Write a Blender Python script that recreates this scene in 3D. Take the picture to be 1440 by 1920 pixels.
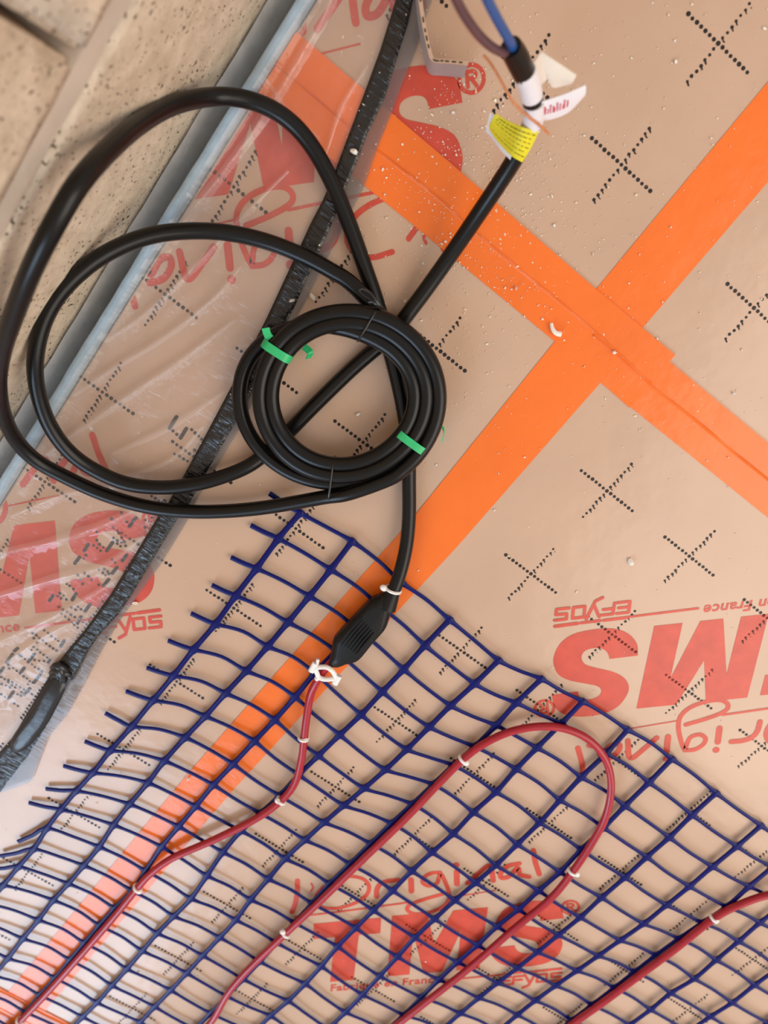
import bpy, bmesh, math, random
from mathutils import Vector, Matrix, noise
from mathutils.geometry import tessellate_polygon

for o in list(bpy.data.objects):
    bpy.data.objects.remove(o, do_unlink=True)
scene = bpy.context.scene
COL = scene.collection
rnd = random.Random(7)

# ------------------------------------------------------------------ camera
# World frame: metres, X along the panel seam towards lower right of the picture,
# Y along the wall, Z up, floor film at z = 0.  Camera solved from the 10 cm printed grid.
F = 1390.0
CX, CY = 720.0, 960.0
CAM = Vector((-0.26408719, 0.04383959, 0.61879197))
RIGHT = Vector((0.7931438880, 0.6087578404, -0.0183484222))
DOWN = Vector((0.5795674900, -0.7451690987, 0.3298856452))
FWD = Vector((0.1871477957, -0.2722809322, -0.9438425698))
cam = bpy.data.cameras.new('camera')
cam.sensor_fit = 'AUTO'
cam.sensor_width = 36.0
cam.lens = 36.0 * F / 1920.0
cam.clip_start = 0.01
cam.dof.use_dof = True
cam.dof.focus_distance = 0.63
cam.dof.aperture_fstop = 4.4
camo = bpy.data.objects.new('camera', cam)
COL.objects.link(camo)
camo.matrix_world = Matrix(((RIGHT.x, -DOWN.x, -FWD.x, CAM.x),
                            (RIGHT.y, -DOWN.y, -FWD.y, CAM.y),
                            (RIGHT.z, -DOWN.z, -FWD.z, CAM.z), (0, 0, 0, 1)))
scene.camera = camo

# ------------------------------------------------------------------ light
world = bpy.data.worlds.new('room_light')
scene.world = world
world.use_nodes = True
wb = world.node_tree.nodes['Background']
wb.inputs['Color'].default_value = (1.0, 0.93, 0.86, 1)
wb.inputs['Strength'].default_value = 0.62


def area(name, loc, target, sx, sy, power, color):
    d = bpy.data.lights.new(name, 'AREA')
    d.shape = 'RECTANGLE'
    d.size, d.size_y = sx, sy
    d.energy = power
    d.color = color
    o = bpy.data.objects.new(name, d)
    COL.objects.link(o)
    o.location = loc
    v = Vector(target) - Vector(loc)
    o.rotation_euler = v.to_track_quat('-Z', 'Y').to_euler()
    return o


area('warm_window_light', (2.0, 0.35, 2.1), (-0.1, -0.2, 0), 2.6, 2.2, 62, (1.0, 0.88, 0.76))
area('daylight_window_light', (-0.35, -2.9, 1.75), (-0.2, -0.4, 0), 2.2, 1.5, 78, (0.55, 0.75, 1.0))

scene.view_settings.view_transform = 'Standard'
scene.view_settings.look = 'None'
scene.view_settings.exposure = -0.09
scene.view_settings.gamma = 1.0
scene.view_settings.use_curve_mapping = False


# ------------------------------------------------------------------ helpers
def P(u, v, z=0.0):
    """the point at height z that the photograph shows at pixel (u, v)"""
    d = RIGHT * ((u - CX) / F) + DOWN * ((v - CY) / F) + FWD
    return CAM + d * ((z - CAM.z) / d.z)


def P3(pts):
    return [P(*p) for p in pts]


def link(name, me, mats, parent=None):
    o = bpy.data.objects.new(name, me)
    COL.objects.link(o)
    if mats is not None and not me.materials:
        for m in (mats if isinstance(mats, (list, tuple)) else [mats]):
            me.materials.append(m)
    if parent:
        o.parent = parent
    return o


def obj(name, bm, mats, parent=None, smooth=True):
    me = bpy.data.meshes.new(name)
    if any(e.is_boundary for e in bm.edges):       # open sheet: keep its upper side up
        bm.normal_update()
        for f in bm.faces:
            if f.normal.z < 0: f.normal_flip()
    else:
        bmesh.ops.recalc_face_normals(bm, faces=bm.faces)
    bm.to_mesh(me)
    bm.free()
    if smooth:
        for p in me.polygons:
            p.use_smooth = True
        me.set_sharp_from_angle(angle=0.75)
    return link(name, me, mats, parent)


def empty(name, loc=(0, 0, 0)):
    o = bpy.data.objects.new(name, None)
    COL.objects.link(o)
    o.location = loc
    o.empty_display_size = 0.02
    return o


def tag(o, label=None, cat=None, group=None, kind=None):
    if label: o['label'] = label
    if cat: o['category'] = cat
    if group: o['group'] = group
    if kind: o['kind'] = kind
    return o


def catmull(pts, n=8, closed=False):
    pts = [Vector(p) for p in pts]
    out = []
    N = len(pts)
    rng = N if closed else N - 1
    for i in range(rng):
        if closed:
            p0, p1, p2, p3 = pts[(i - 1) % N], pts[i], pts[(i + 1) % N], pts[(i + 2) % N]
        else:
            p1, p2 = pts[i], pts[i + 1]
            p0 = pts[i - 1] if i > 0 else p1 * 2 - p2
            p3 = pts[i + 2] if i + 2 < N else p2 * 2 - p1
        for k in range(n):
            t = k / n
            out.append(0.5 * ((2 * p1) + (p2 - p0) * t + (2 * p0 - 5 * p1 + 4 * p2 - p3) * t * t
                              + (3 * p1 - p0 - 3 * p2 + p3) * t ** 3))
    if not closed:
        out.append(pts[-1])
    return out


def sweep(bm, pts, rad, n=12, caps=True, closed=False, flat=1.0):
    """round tube along pts (rad number or function of 0..1), parallel transport frame"""
    pts = [Vector(p) for p in pts]
    N = len(pts)
    rings = []
    up = None
    for i, p in enumerate(pts):
        a = pts[(i - 1) % N] if (closed or i > 0) else pts[i]
        b = pts[(i + 1) % N] if (closed or i < N - 1) else pts[i]
        t = (b - a)
        if t.length < 1e-9: t = Vector((1, 0, 0))
        t.normalize()
        if up is None:
            up = Vector((0, 0, 1)) - t * t.z
            if up.length < .2: up = Vector((0, 1, 0)) - t * t.y
        up = up - t * up.dot(t)
        up.normalize()
        side = t.cross(up)
        r = rad(i / (N - 1)) if callable(rad) else rad
        rings.append([bm.verts.new(p + (side * math.cos(q) + up * (math.sin(q) * flat)) * r)
                      for q in [2 * math.pi * k / n for k in range(n)]])
    for i in range(N if closed else N - 1):
        r0, r1 = rings[i], rings[(i + 1) % N]
        for k in range(n):
            bm.faces.new((r0[k], r0[(k + 1) % n], r1[(k + 1) % n], r1[k]))
    if caps and not closed:
        bm.faces.new(rings[0])
        bm.faces.new(rings[-1])


def ribbon(bm, pts, width, thick, wdir):
    """flat strap of real thickness along pts; wdir vector or list of vectors gives the width direction"""
    N = len(pts)
    rows = []
    for i, p in enumerate(pts):
        p = Vector(p)
        a, b = Vector(pts[max(0, i - 1)]), Vector(pts[min(N - 1, i + 1)])
        t = (b - a).normalized()
        w = Vector(wdir[i] if isinstance(wdir, list) else wdir).normalized()
        w = (w - t * w.dot(t)).normalized()
        nn = t.cross(w)
        ww = width(i / (N - 1)) if callable(width) else width
        rows.append([bm.verts.new(p + w * (sx * ww / 2) + nn * (sz * thick / 2))
                     for sx, sz in ((-1, -1), (1, -1), (1, 1), (-1, 1))])
    for r0, r1 in zip(rows, rows[1:]):
        for k in range(4):
            bm.faces.new((r0[k], r0[(k + 1) % 4], r1[(k + 1) % 4], r1[k]))
    bm.faces.new(rows[0])
    bm.faces.new(rows[-1])


def box(bm, x0, x1, y0, y1, z0, z1):
    v = [bm.verts.new((x, y, z)) for x in (x0, x1) for y in (y0, y1) for z in (z0, z1)]
    for f in ((0, 1, 3, 2), (4, 6, 7, 5), (0, 4, 5, 1), (2, 3, 7, 6), (0, 2, 6, 4), (1, 5, 7, 3)):
        bm.faces.new([v[i] for i in f])
    return v


def slab(bm, poly, z0, z1):
    """prism of a flat outline"""
    lo = [bm.verts.new((p[0], p[1], z0)) for p in poly]
    hi = [bm.verts.new((p[0], p[1], z1)) for p in poly]
    bm.faces.new(lo[::-1])
    bm.faces.new(hi)
    for i in range(len(poly)):
        j = (i + 1) % len(poly)
        bm.faces.new((lo[i], lo[j], hi[j], hi[i]))


def loft(bm, layers):
    rings = [[bm.verts.new(p) for p in L] for L in layers]
    n = len(rings[0])
    for a, b in zip(rings, rings[1:]):
        for k in range(n):
            bm.faces.new((a[k], a[(k + 1) % n], b[(k + 1) % n], b[k]))
    bm.faces.new(rings[0][::-1])
    bm.faces.new(rings[-1])


def interp(tab, y):
    """linear interpolation in a list of (y, x) sorted by y"""
    if y <= tab[0][0]: return tab[0][1]
    for (a, xa), (b, xb) in zip(tab, tab[1:]):
        if y <= b: return xa + (xb - xa) * (y - a) / (b - a)
    return tab[-1][1]


# ------------------------------------------------------------------ materials
def nodes(name):
    m = bpy.data.materials.new(name)
    m.use_nodes = True
    nt = m.node_tree
    return m, nt, nt.nodes['Principled BSDF']


def mat(name, col, rough=0.5, spec=0.5, var=0.0, vscale=40, bump=0.0, bscale=300, coat=0.0, detail=4, bdist=0.001):
    m, nt, b = nodes(name)
    b.inputs['Roughness'].default_value = rough
    b.inputs['Specular IOR Level'].default_value = spec
    b.inputs['Base Color'].default_value = (*col, 1)
    if coat:
        b.inputs['Coat Weight'].default_value = coat
        b.inputs['Coat Roughness'].default_value = 0.12
    tc = nt.nodes.new('ShaderNodeTexCoord')
    if var:
        n = nt.nodes.new('ShaderNodeTexNoise')
        n.inputs['Scale'].default_value = vscale
        n.inputs['Detail'].default_value = detail
        nt.links.new(tc.outputs['Object'], n.inputs['Vector'])
        r = nt.nodes.new('ShaderNodeValToRGB')
        r.color_ramp.elements[0].position = 0.3
        r.color_ramp.elements[1].position = 0.7
        r.color_ramp.elements[0].color = (*[c * (1 - var) for c in col], 1)
        r.color_ramp.elements[1].color = (*[min(1, c * (1 + var)) for c in col], 1)
        nt.links.new(n.outputs['Fac'], r.inputs['Fac'])
        nt.links.new(r.outputs['Color'], b.inputs['Base Color'])
    if bump:
        n2 = nt.nodes.new('ShaderNodeTexNoise')
        n2.inputs['Scale'].default_value = bscale
        n2.inputs['Detail'].default_value = 3
        nt.links.new(tc.outputs['Object'], n2.inputs['Vector'])
        bp = nt.nodes.new('ShaderNodeBump')
        bp.inputs['Strength'].default_value = bump
        bp.inputs['Distance'].default_value = bdist
        nt.links.new(n2.outputs['Fac'], bp.inputs['Height'])
        nt.links.new(bp.outputs['Normal'], b.inputs['Normal'])
    return m


M = {}
M['film_tan'] = mat('tan_facing', (0.600, 0.405, 0.288), 0.20, 0.5, 0.05, 9, 0.12, 35, bdist=0.004)
M['foam_core'] = mat('foam_core', (0.75, 0.68, 0.5), 0.9, 0.2, 0.05, 80)
M['tape'] = mat('orange_tape', (0.92, 0.185, 0.022), 0.22, 0.5, 0.05, 14, 0.15, 60, bdist=0.003)
M['red_ink'] = mat('red_ink', (0.62, 0.075, 0.045), 0.30, 0.5, 0.10, 60)
M['black_ink'] = mat('black_ink', (0.018, 0.013, 0.012), 0.45, 0.4, 0.2, 200)
M['cable'] = mat('black_jacket', (0.0042, 0.0038, 0.0038), 0.30, 0.34, 0.1, 60, 0.06, 700, bdist=0.0006)
M['connector'] = mat('black_moulded', (0.0050, 0.0045, 0.0045), 0.40, 0.3, 0.1, 60, 0.15, 900, bdist=0.0006)
M['mesh'] = mat('blue_plastic', (0.0022, 0.0045, 0.115), 0.36, 0.20, 0.12, 60)
M['red_cable'] = mat('red_jacket', (0.40, 0.014, 0.028), 0.30, 0.5, 0.07, 50, 0.08, 400)
M['white'] = mat('white_plastic', (0.90, 0.88, 0.85), 0.35, 0.5, 0.03, 100)
M['label_white'] = mat('white_label', (0.80, 0.77, 0.80), 0.5, 0.4, 0.03, 60)
M['label_cream'] = mat('cream_label', (0.84, 0.74, 0.62), 0.5, 0.4, 0.03, 60)
M['yellow'] = mat('yellow_label', (0.80, 0.70, 0.03), 0.45, 0.4, 0.05, 90)
M['pink_ink'] = mat('red_print', (0.60, 0.10, 0.13), 0.5, 0.3, 0.2, 300)
M['green'] = mat('green_tie', (0.03, 0.50, 0.17), 0.35, 0.5, 0.12, 120)
M['tie_black'] = mat('black_wire', (0.012, 0.011, 0.011), 0.35, 0.6, 0.1, 100)
M['blue_wire'] = mat('blue_wire', (0.014, 0.085, 0.28), 0.35, 0.5, 0.08, 80)
M['brown_wire'] = mat('brown_wire', (0.115, 0.052, 0.058), 0.35, 0.5, 0.08, 80)
M['copper'] = mat('copper_strand', (0.62, 0.21, 0.07), 0.4, 0.5, 0.15, 300)
M['grey_strip'] = mat('grey_strip', (0.42, 0.36, 0.34), 0.5, 0.4, 0.06, 60)
M['foam_blue'] = mat('blue_grey_foam', (0.36, 0.47, 0.56), 0.75, 0.3, 0.10, 90, 0.5, 260)
M['slab'] = mat('concrete_slab', (0.28, 0.26, 0.24), 0.9, 0.2, 0.15, 20, 0.4, 120)
M['mortar'] = mat('mortar', (0.62, 0.52, 0.43), 0.9, 0.2, 0.08, 30, 0.35, 180)
M['crumb'] = mat('pale_crumb', (0.88, 0.77, 0.60), 0.8, 0.3, 0.15, 500)
M['crumb_white'] = mat('white_crumb', (0.86, 0.82, 0.74), 0.8, 0.3, 0.06, 500)


def block_material():
    m, nt, b = nodes('aggregate_block')
    N, L = nt.nodes, nt.links
    tc = N.new('ShaderNodeTexCoord')
    n1 = N.new('ShaderNodeTexNoise'); n1.inputs['Scale'].default_value = 55; n1.inputs['Detail'].default_value = 6
    n1.inputs['Roughness'].default_value = 0.7
    r1 = N.new('ShaderNodeValToRGB')
    r1.color_ramp.elements[0].position = .30; r1.color_ramp.elements[0].color = (.52, .415, .305, 1)
    r1.color_ramp.elements[1].position = .72; r1.color_ramp.elements[1].color = (.82, .68, .53, 1)
    L.new(tc.outputs['Object'], n1.inputs['Vector']); L.new(n1.outputs['Fac'], r1.inputs['Fac'])
    # pores: small dark holes gathered in patches
    v = N.new('ShaderNodeTexNoise'); v.inputs['Scale'].default_value = 290; v.inputs['Detail'].default_value = 2.5
    L.new(tc.outputs['Object'], v.inputs['Vector'])
    pt = N.new('ShaderNodeTexNoise'); pt.inputs['Scale'].default_value = 28
    L.new(tc.outputs['Object'], pt.inputs['Vector'])
    mm = N.new('ShaderNodeMath'); mm.operation = 'MULTIPLY_ADD'
    L.new(pt.outputs['Fac'], mm.inputs[0]); mm.inputs[1].default_value = 0.25
    L.new(v.outputs['Fac'], mm.inputs[2])
    pr = N.new('ShaderNodeValToRGB')
    pr.color_ramp.elements[0].position = .455; pr.color_ramp.elements[0].color = (0, 0, 0, 1)
    pr.color_ramp.elements[1].position = .49; pr.color_ramp.elements[1].color = (1, 1, 1, 1)
    L.new(mm.outputs[0], pr.inputs['Fac'])
    mix = N.new('ShaderNodeMixRGB'); mix.blend_type = 'MIX'
    mix.inputs['Color1'].default_value = (.10, .065, .04, 1)
    L.new(pr.outputs['Color'], mix.inputs['Fac']); L.new(r1.outputs['Color'], mix.inputs['Color2'])
    L.new(mix.outputs['Color'], b.inputs['Base Color'])
    b.inputs['Roughness'].default_value = .92
    b.inputs['Specular IOR Level'].default_value = .2
    ad = N.new('ShaderNodeMath'); ad.operation = 'MULTIPLY_ADD'
    L.new(n1.outputs['Fac'], ad.inputs[0]); ad.inputs[1].default_value = .8; L.new(pr.outputs['Color'], ad.inputs[2])
    bp = N.new('ShaderNodeBump'); bp.inputs['Strength'].default_value = .55; bp.inputs['Distance'].default_value = .002
    L.new(ad.outputs[0], bp.inputs['Height']); L.new(bp.outputs['Normal'], b.inputs['Normal'])
    return m


def clear_film_material(name, haze, tint, bump_s):
    m = bpy.data.materials.new(name)
    m.use_nodes = True
    nt = m.node_tree
    N, L = nt.nodes, nt.links
    N.clear()
    out = N.new('ShaderNodeOutputMaterial')
    tr = N.new('ShaderNodeBsdfTransparent'); tr.inputs['Color'].default_value = (*tint, 1)
    df0 = N.new('ShaderNodeBsdfDiffuse'); df0.inputs['Color'].default_value = (.95, .92, .92, 1)
    tl = N.new('ShaderNodeBsdfTranslucent'); tl.inputs['Color'].default_value = (.95, .92, .92, 1)
    df = N.new('ShaderNodeMixShader'); df.inputs[0].default_value = .4
    L.new(df0.outputs[0], df.inputs[1]); L.new(tl.outputs[0], df.inputs[2])
    gl = N.new('ShaderNodeBsdfGlossy'); gl.inputs['Roughness'].default_value = .10
    tc = N.new('ShaderNodeTexCoord')
    mp = N.new('ShaderNodeMapping'); mp.inputs['Rotation'].default_value = (0, 0, math.radians(12))
    mp.inputs['Scale'].default_value = (60, 420, 100)
    L.new(tc.outputs['Object'], mp.inputs['Vector'])
    nz = N.new('ShaderNodeTexNoise'); nz.inputs['Scale'].default_value = 1.0; nz.inputs['Detail'].default_value = 3
    nz.inputs['Distortion'].default_value = .6
    L.new(mp.outputs['Vector'], nz.inputs['Vector'])
    # crinkles come in patches
    pa = N.new('ShaderNodeTexNoise'); pa.inputs['Scale'].default_value = 26
    L.new(tc.outputs['Object'], pa.inputs['Vector'])
    pm = N.new('ShaderNodeMapRange'); pm.inputs['From Min'].default_value = .42; pm.inputs['From Max'].default_value = .66
    L.new(pa.outputs['Fac'], pm.inputs['Value'])
    mu = N.new('ShaderNodeMath'); mu.operation = 'MULTIPLY'
    L.new(nz.outputs['Fac'], mu.inputs[0]); L.new(pm.outputs['Result'], mu.inputs[1])
    bp = N.new('ShaderNodeBump'); bp.inputs['Strength'].default_value = bump_s; bp.inputs['Distance'].default_value = .0045
    L.new(mu.outputs[0], bp.inputs['Height'])
    L.new(bp.outputs['Normal'], gl.inputs['Normal'])
    fr = N.new('ShaderNodeFresnel'); fr.inputs['IOR'].default_value = 1.5
    mn = N.new('ShaderNodeMath'); mn.operation = 'MINIMUM'; mn.inputs[1].default_value = .22
    L.new(fr.outputs[0], mn.inputs[0])
    L.new(bp.outputs['Normal'], fr.inputs['Normal'])
    m1 = N.new('ShaderNodeMixShader'); m1.inputs[0].default_value = haze
    L.new(tr.outputs[0], m1.inputs[1]); L.new(df.outputs[0], m1.inputs[2])
    m2 = N.new('ShaderNodeMixShader')
    L.new(mn.outputs[0], m2.inputs[0]); L.new(m1.outputs[0], m2.inputs[1]); L.new(gl.outputs[0], m2.inputs[2])
    L.new(m2.outputs[0], out.inputs['Surface'])
    return m


def band_material():
    m, nt, b = nodes('black_butyl')
    N, L = nt.nodes, nt.links
    b.inputs['Base Color'].default_value = (.012, .010, .0095, 1)
    b.inputs['Roughness'].default_value = .24
    b.inputs['Specular IOR Level'].default_value = .6
    tc = N.new('ShaderNodeTexCoord')
    mp = N.new('ShaderNodeMapping'); mp.inputs['Scale'].default_value = (45, 330, 60)
    mp.inputs['Rotation'].default_value = (0, 0, math.radians(14))
    L.new(tc.outputs['Object'], mp.inputs['Vector'])
    nz = N.new('ShaderNodeTexNoise'); nz.inputs['Scale'].default_value = 1; nz.inputs['Detail'].default_value = 3
    nz.inputs['Distortion'].default_value = .8
    L.new(mp.outputs['Vector'], nz.inputs['Vector'])
    bp = N.new('ShaderNodeBump'); bp.inputs['Strength'].default_value = .8; bp.inputs['Distance'].default_value = .002
    L.new(nz.outputs['Fac'], bp.inputs['Height']); L.new(bp.outputs['Normal'], b.inputs['Normal'])
    return m


M['block'] = block_material()
M['film'] = clear_film_material('clear_film', 0.12, (1.0, .99, .985), .7)
M['film_pleat'] = clear_film_material('clear_film_doubled', 0.17, (1.0, .99, .985), .5)
M['film_edge'] = clear_film_material('clear_film_edge', 0.17, (.44, .46, .50), .15)
M['band'] = band_material()
M['band_smooth'] = mat('black_band_smooth', (.014, .014, .017), .30, .6, .1, 60, .25, 60, bdist=.003)

# ------------------------------------------------------------------ structure: slab, wall
XW = -0.445
bm = bmesh.new()
box(bm, -0.70, 1.60, -2.2, 1.3, -0.16, -0.08)
tag(obj('floor', bm, M['slab'], smooth=False), 'bare grey concrete slab under the insulation panels', kind='structure')

bm = bmesh.new()
box(bm, -0.66, XW - 0.118, -2.2, 1.3, -0.08, 1.2)
wall = tag(obj('wall_left', bm, M['mortar'], smooth=False), 'beige aggregate block wall along the floor edge', kind='structure')


def block_mesh(ylen, zlen, seed):
    """one concrete block, subdivided with slightly ragged arrises, front face at x = 0"""
    r = random.Random(seed)
    b = bmesh.new()
    box(b, -0.12, 0, 0, ylen, 0, zlen)
    bmesh.ops.bevel(b, geom=b.edges[:], offset=0.003, segments=2, affect='EDGES')
    e = [x for x in b.edges if x.calc_length() > 0.1]
    bmesh.ops.subdivide_edges(b, edges=e, cuts=22, use_grid_fill=True)
    for v in b.verts:
        n = noise.noise(v.co * 60 + Vector((seed, 0, 0)))
        n2 = noise.noise(v.co * 190 + Vector((0, seed, 0)))
        v.co += Vector((n * .0009 + n2 * .0006, n2 * .0006, n * .0007))
    me = bpy.data.meshes.new('block')
    b.to_mesh(me)
    b.free()
    for p in me.polygons: p.use_smooth = True
    me.materials.append(M['block'])
    return me


J = 0.010
course = [(-0.0120 - 0.204, 0.192, -0.335), (-0.0120, 0.192, 0.169 - 0.504), (0.199, 0.190, 0.019),
          (0.399, 0.190, 0.27), (0.599, 0.190, 0.019), (0.799, 0.190, 0.27)]
bmeshes = [block_mesh(0.498, 0.192, s) for s in range(3)]
k = 0
for ci, (z0, h, yj) in enumerate(course):
    if ci == 0:
        continue
    for j in range(-4, 3):
        y0 = yj + 0.504 * j + 0.003
        o = link('block', bmeshes[k % 3], None, wall)
        o.location = (XW, y0, z0)
        k += 1
    # bed joint under the course
    bm = bmesh.new()
    box(bm, XW - 0.045, XW - 0.0012, -2.1, 1.3, z0 - 0.020 if ci == 2 else z0 - 0.010, z0 + 0.001)
    link('mortar_joint', bpy.data.meshes.new('mortar_joint'), None, wall)
    jo = COL.objects[-1]
    bmesh.ops.subdivide_edges(bm, edges=[e for e in bm.edges if e.calc_length() > 1], cuts=200, use_grid_fill=True)
    for v in bm.verts:
        v.co.z += noise.noise(Vector((0, v.co.y * 45, v.co.z * 9))) * .0022
        v.co.x += noise.noise(v.co * 50) * .0012
    bm.to_mesh(jo.data)
    bm.free()
    jo.data.materials.append(M['mortar'])
    if ci != 2:
        for j in range(-4, 3):
            bm = bmesh.new()
            y0 = yj + 0.504 * j
            box(bm, XW - 0.045, XW - 0.004, y0 - 0.0035, y0 + 0.0035, z0, z0 + h)
            obj('mortar_joint', bm, M['mortar'], wall, False)
# lowest course, under floor level, standing in the gap behind the foam strip
for j in range(-4, 3):
    o = link('block', bmeshes[(j + 5) % 3], None, wall)
    o.location = (XW - 0.0005, 0.27 + 0.504 * j, -0.216)

bm = bmesh.new()
rr = []
for k in range(240):
    y = -2.1 + .0135 * k
    h = -.034 + .004 * noise.noise(Vector((0, y * 20, 3)))
    rr.append([(XW - .004, y, -.079), (XW - .004, y, h + .027), (XW + .0008, y, h + .0245), (XW + .0060, y, h + .016), (XW + .0120, y, h + .004), (XW + .0195, y, h - .016), (XW + .0195, y, -.079)])
loft(bm, rr)
obj('gap_light_filler', bm, mat('gap_filler_grey', (.60, .56, .52), .9, .2, .1, 60, .4, 200), wall)  # added filler, catches light so the shaded gap behind the strip reads grey

# ------------------------------------------------------------------ insulation panels
TOP, TH = 0.0, 0.079
SX, SY, SY2 = -0.0975, 0.0930, -0.8950          # panel seams
XL = -0.4150
PANELS = {
    'left': (XL, SX - .001, SY2 + .001, SY - .001, 'tan faced insulation panel under the black cable coil and the clear film'),
    'bottom': (SX + .001, 1.10, SY2 + .001, SY - .001, 'tan faced insulation panel under most of the blue heating mesh'),
    'top': (XL, SX - .001, SY + .001, 1.09, 'tan faced insulation panel under the bare wire ends'),
    'right': (SX + .001, 1.10, SY + .001, 1.09, 'tan faced insulation panel in the corner right of the tape crossing'),
    'low_left': (XL, SX - .001, -1.95, SY2 - .001, 'tan faced insulation panel at the wall beyond the lower cross tape'),
    'low_right': (SX + .001, 1.10, -1.95, SY2 - .001, 'tan faced insulation panel beyond the lower cross tape, away from the wall'),
}
panel = {}
for key, (x0, x1, y0, y1, lab) in PANELS.items():
    bm = bmesh.new()
    box(bm, x0, x1, y0, y1, TOP - TH, TOP)
    bmesh.ops.bevel(bm, geom=[e for e in bm.edges if all(v.co.z > -1e-4 for v in e.verts)], offset=.0012, segments=2, affect='EDGES')
    panel[key] = tag(obj('insulation_panel', bm, M['film_tan'], smooth=False), lab, 'insulation panel',
                     'insulation panels laid edge to edge')

ZI = 0.00022      # printed ink lies on the facing


def disc(bm, x, y, r, z=ZI, n=8, sx=1.0, sy=1.0, rot=0.0):
    vs = []
    for k in range(n):
        a = 2 * math.pi * k / n
        px, py = r * sx * math.cos(a), r * sy * math.sin(a)
        vs.append(bm.verts.new((x + px * math.cos(rot) - py * math.sin(rot), y + px * math.sin(rot) + py * math.cos(rot), z)))
    bm.faces.new(vs)


def cross_mesh(seed):
    r = random.Random(seed)
    b = bmesh.new()
    for k in range(15):
        t = (k - 7) / 7 * 0.0300
        disc(b, t, r.uniform(-.0002, .0002), r.uniform(.00135, .00175))
    for k in range(15):
        t = (k - 7) / 7 * 0.0305
        if abs(t) < .002: continue
        jx = r.uniform(-.0006, .0006)
        disc(b, jx, t, r.uniform(.0010, .0014))
        if r.random() < .75:      # smeared little tails
            disc(b, jx + .0014, t - .0008, r.uniform(.0006, .0010), sx=2.0, sy=.7, rot=-.45, z=ZI + .00002)
        if r.random() < .25:
            disc(b, jx + .003, t - .001, .0005, n=6)
    me = bpy.data.meshes.new('printed_cross')
    b.to_mesh(me)
    b.free()
    me.materials.append(M['black_ink'])
    return me


crosses = [cross_mesh(s) for s in range(5)]


def lattice(key, ox, oy):
    x0, x1, y0, y1, _ = PANELS[key]
    i0, i1 = math.ceil((x0 + .012 - ox) / .1), math.floor((min(x1, .75) - .012 - ox) / .1)
    j0, j1 = math.ceil((max(y0, -1.05) + .012 - oy) / .1), math.floor((min(y1, .5) - .012 - oy) / .1)
    for i in range(i0, i1 + 1):
        for j in range(j0, j1 + 1):
            x, y = ox + i * .1, oy + j * .1
            if x - .0195 < x0 or y - .03 < y0 or y + .031 > y1 or x + .031 > x1:
                continue
            o = link('printed_cross', rnd.choice(crosses), None, panel[key])
            o.location = (x, y, 0)


lattice('bottom', 0.0, 0.0)
lattice('left', -0.194, -0.0955)
lattice('top', -0.169, 0.196)
lattice('right', -0.0131, 0.184)
lattice('low_left', -0.19, -0.99)
lattice('low_right', 0.0, -0.99)


# ---- the printed logo, drawn in millimetres (x along the reading direction, y up)
ZSTEP = [0]


def stroke_poly(bm, pts, w, n=8, z=ZI):
    """flat brush stroke with round ends; every stroke lies a hair above the one before"""
    ZSTEP[0] = (ZSTEP[0] + 1) % 40
    z = z + ZSTEP[0] * .000006
    cs = catmull([(p[0], p[1], 0) for p in pts], n) if len(pts) > 2 else [Vector((*p, 0)) for p in pts]
    N = len(cs)
    rows = []
    for i, p in enumerate(cs):
        t = (cs[min(N - 1, i + 1)] - cs[max(0, i - 1)]).normalized()
        s = Vector((-t.y, t.x, 0))
        rows.append((bm.verts.new((p + s * w / 2)[:2] + (z * 1000,)), bm.verts.new((p - s * w / 2)[:2] + (z * 1000,))))
    for a, b in zip(rows, rows[1:]):
        bm.faces.new((a[0], a[1], b[1], b[0]))
    for p in (cs[0], cs[-1]):
        disc(bm, p.x, p.y, w / 2, z=z * 1000 + .003, n=10)


def poly(bm, pts, z=ZI * 1000):
    vs = [bm.verts.new((x, y, z)) for x, y in pts]
    for t in tessellate_polygon([[Vector((x, y, 0)) for x, y in pts]]):
        try:
            bm.faces.new([vs[i] for i in t])
        except ValueError:
            pass


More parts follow.
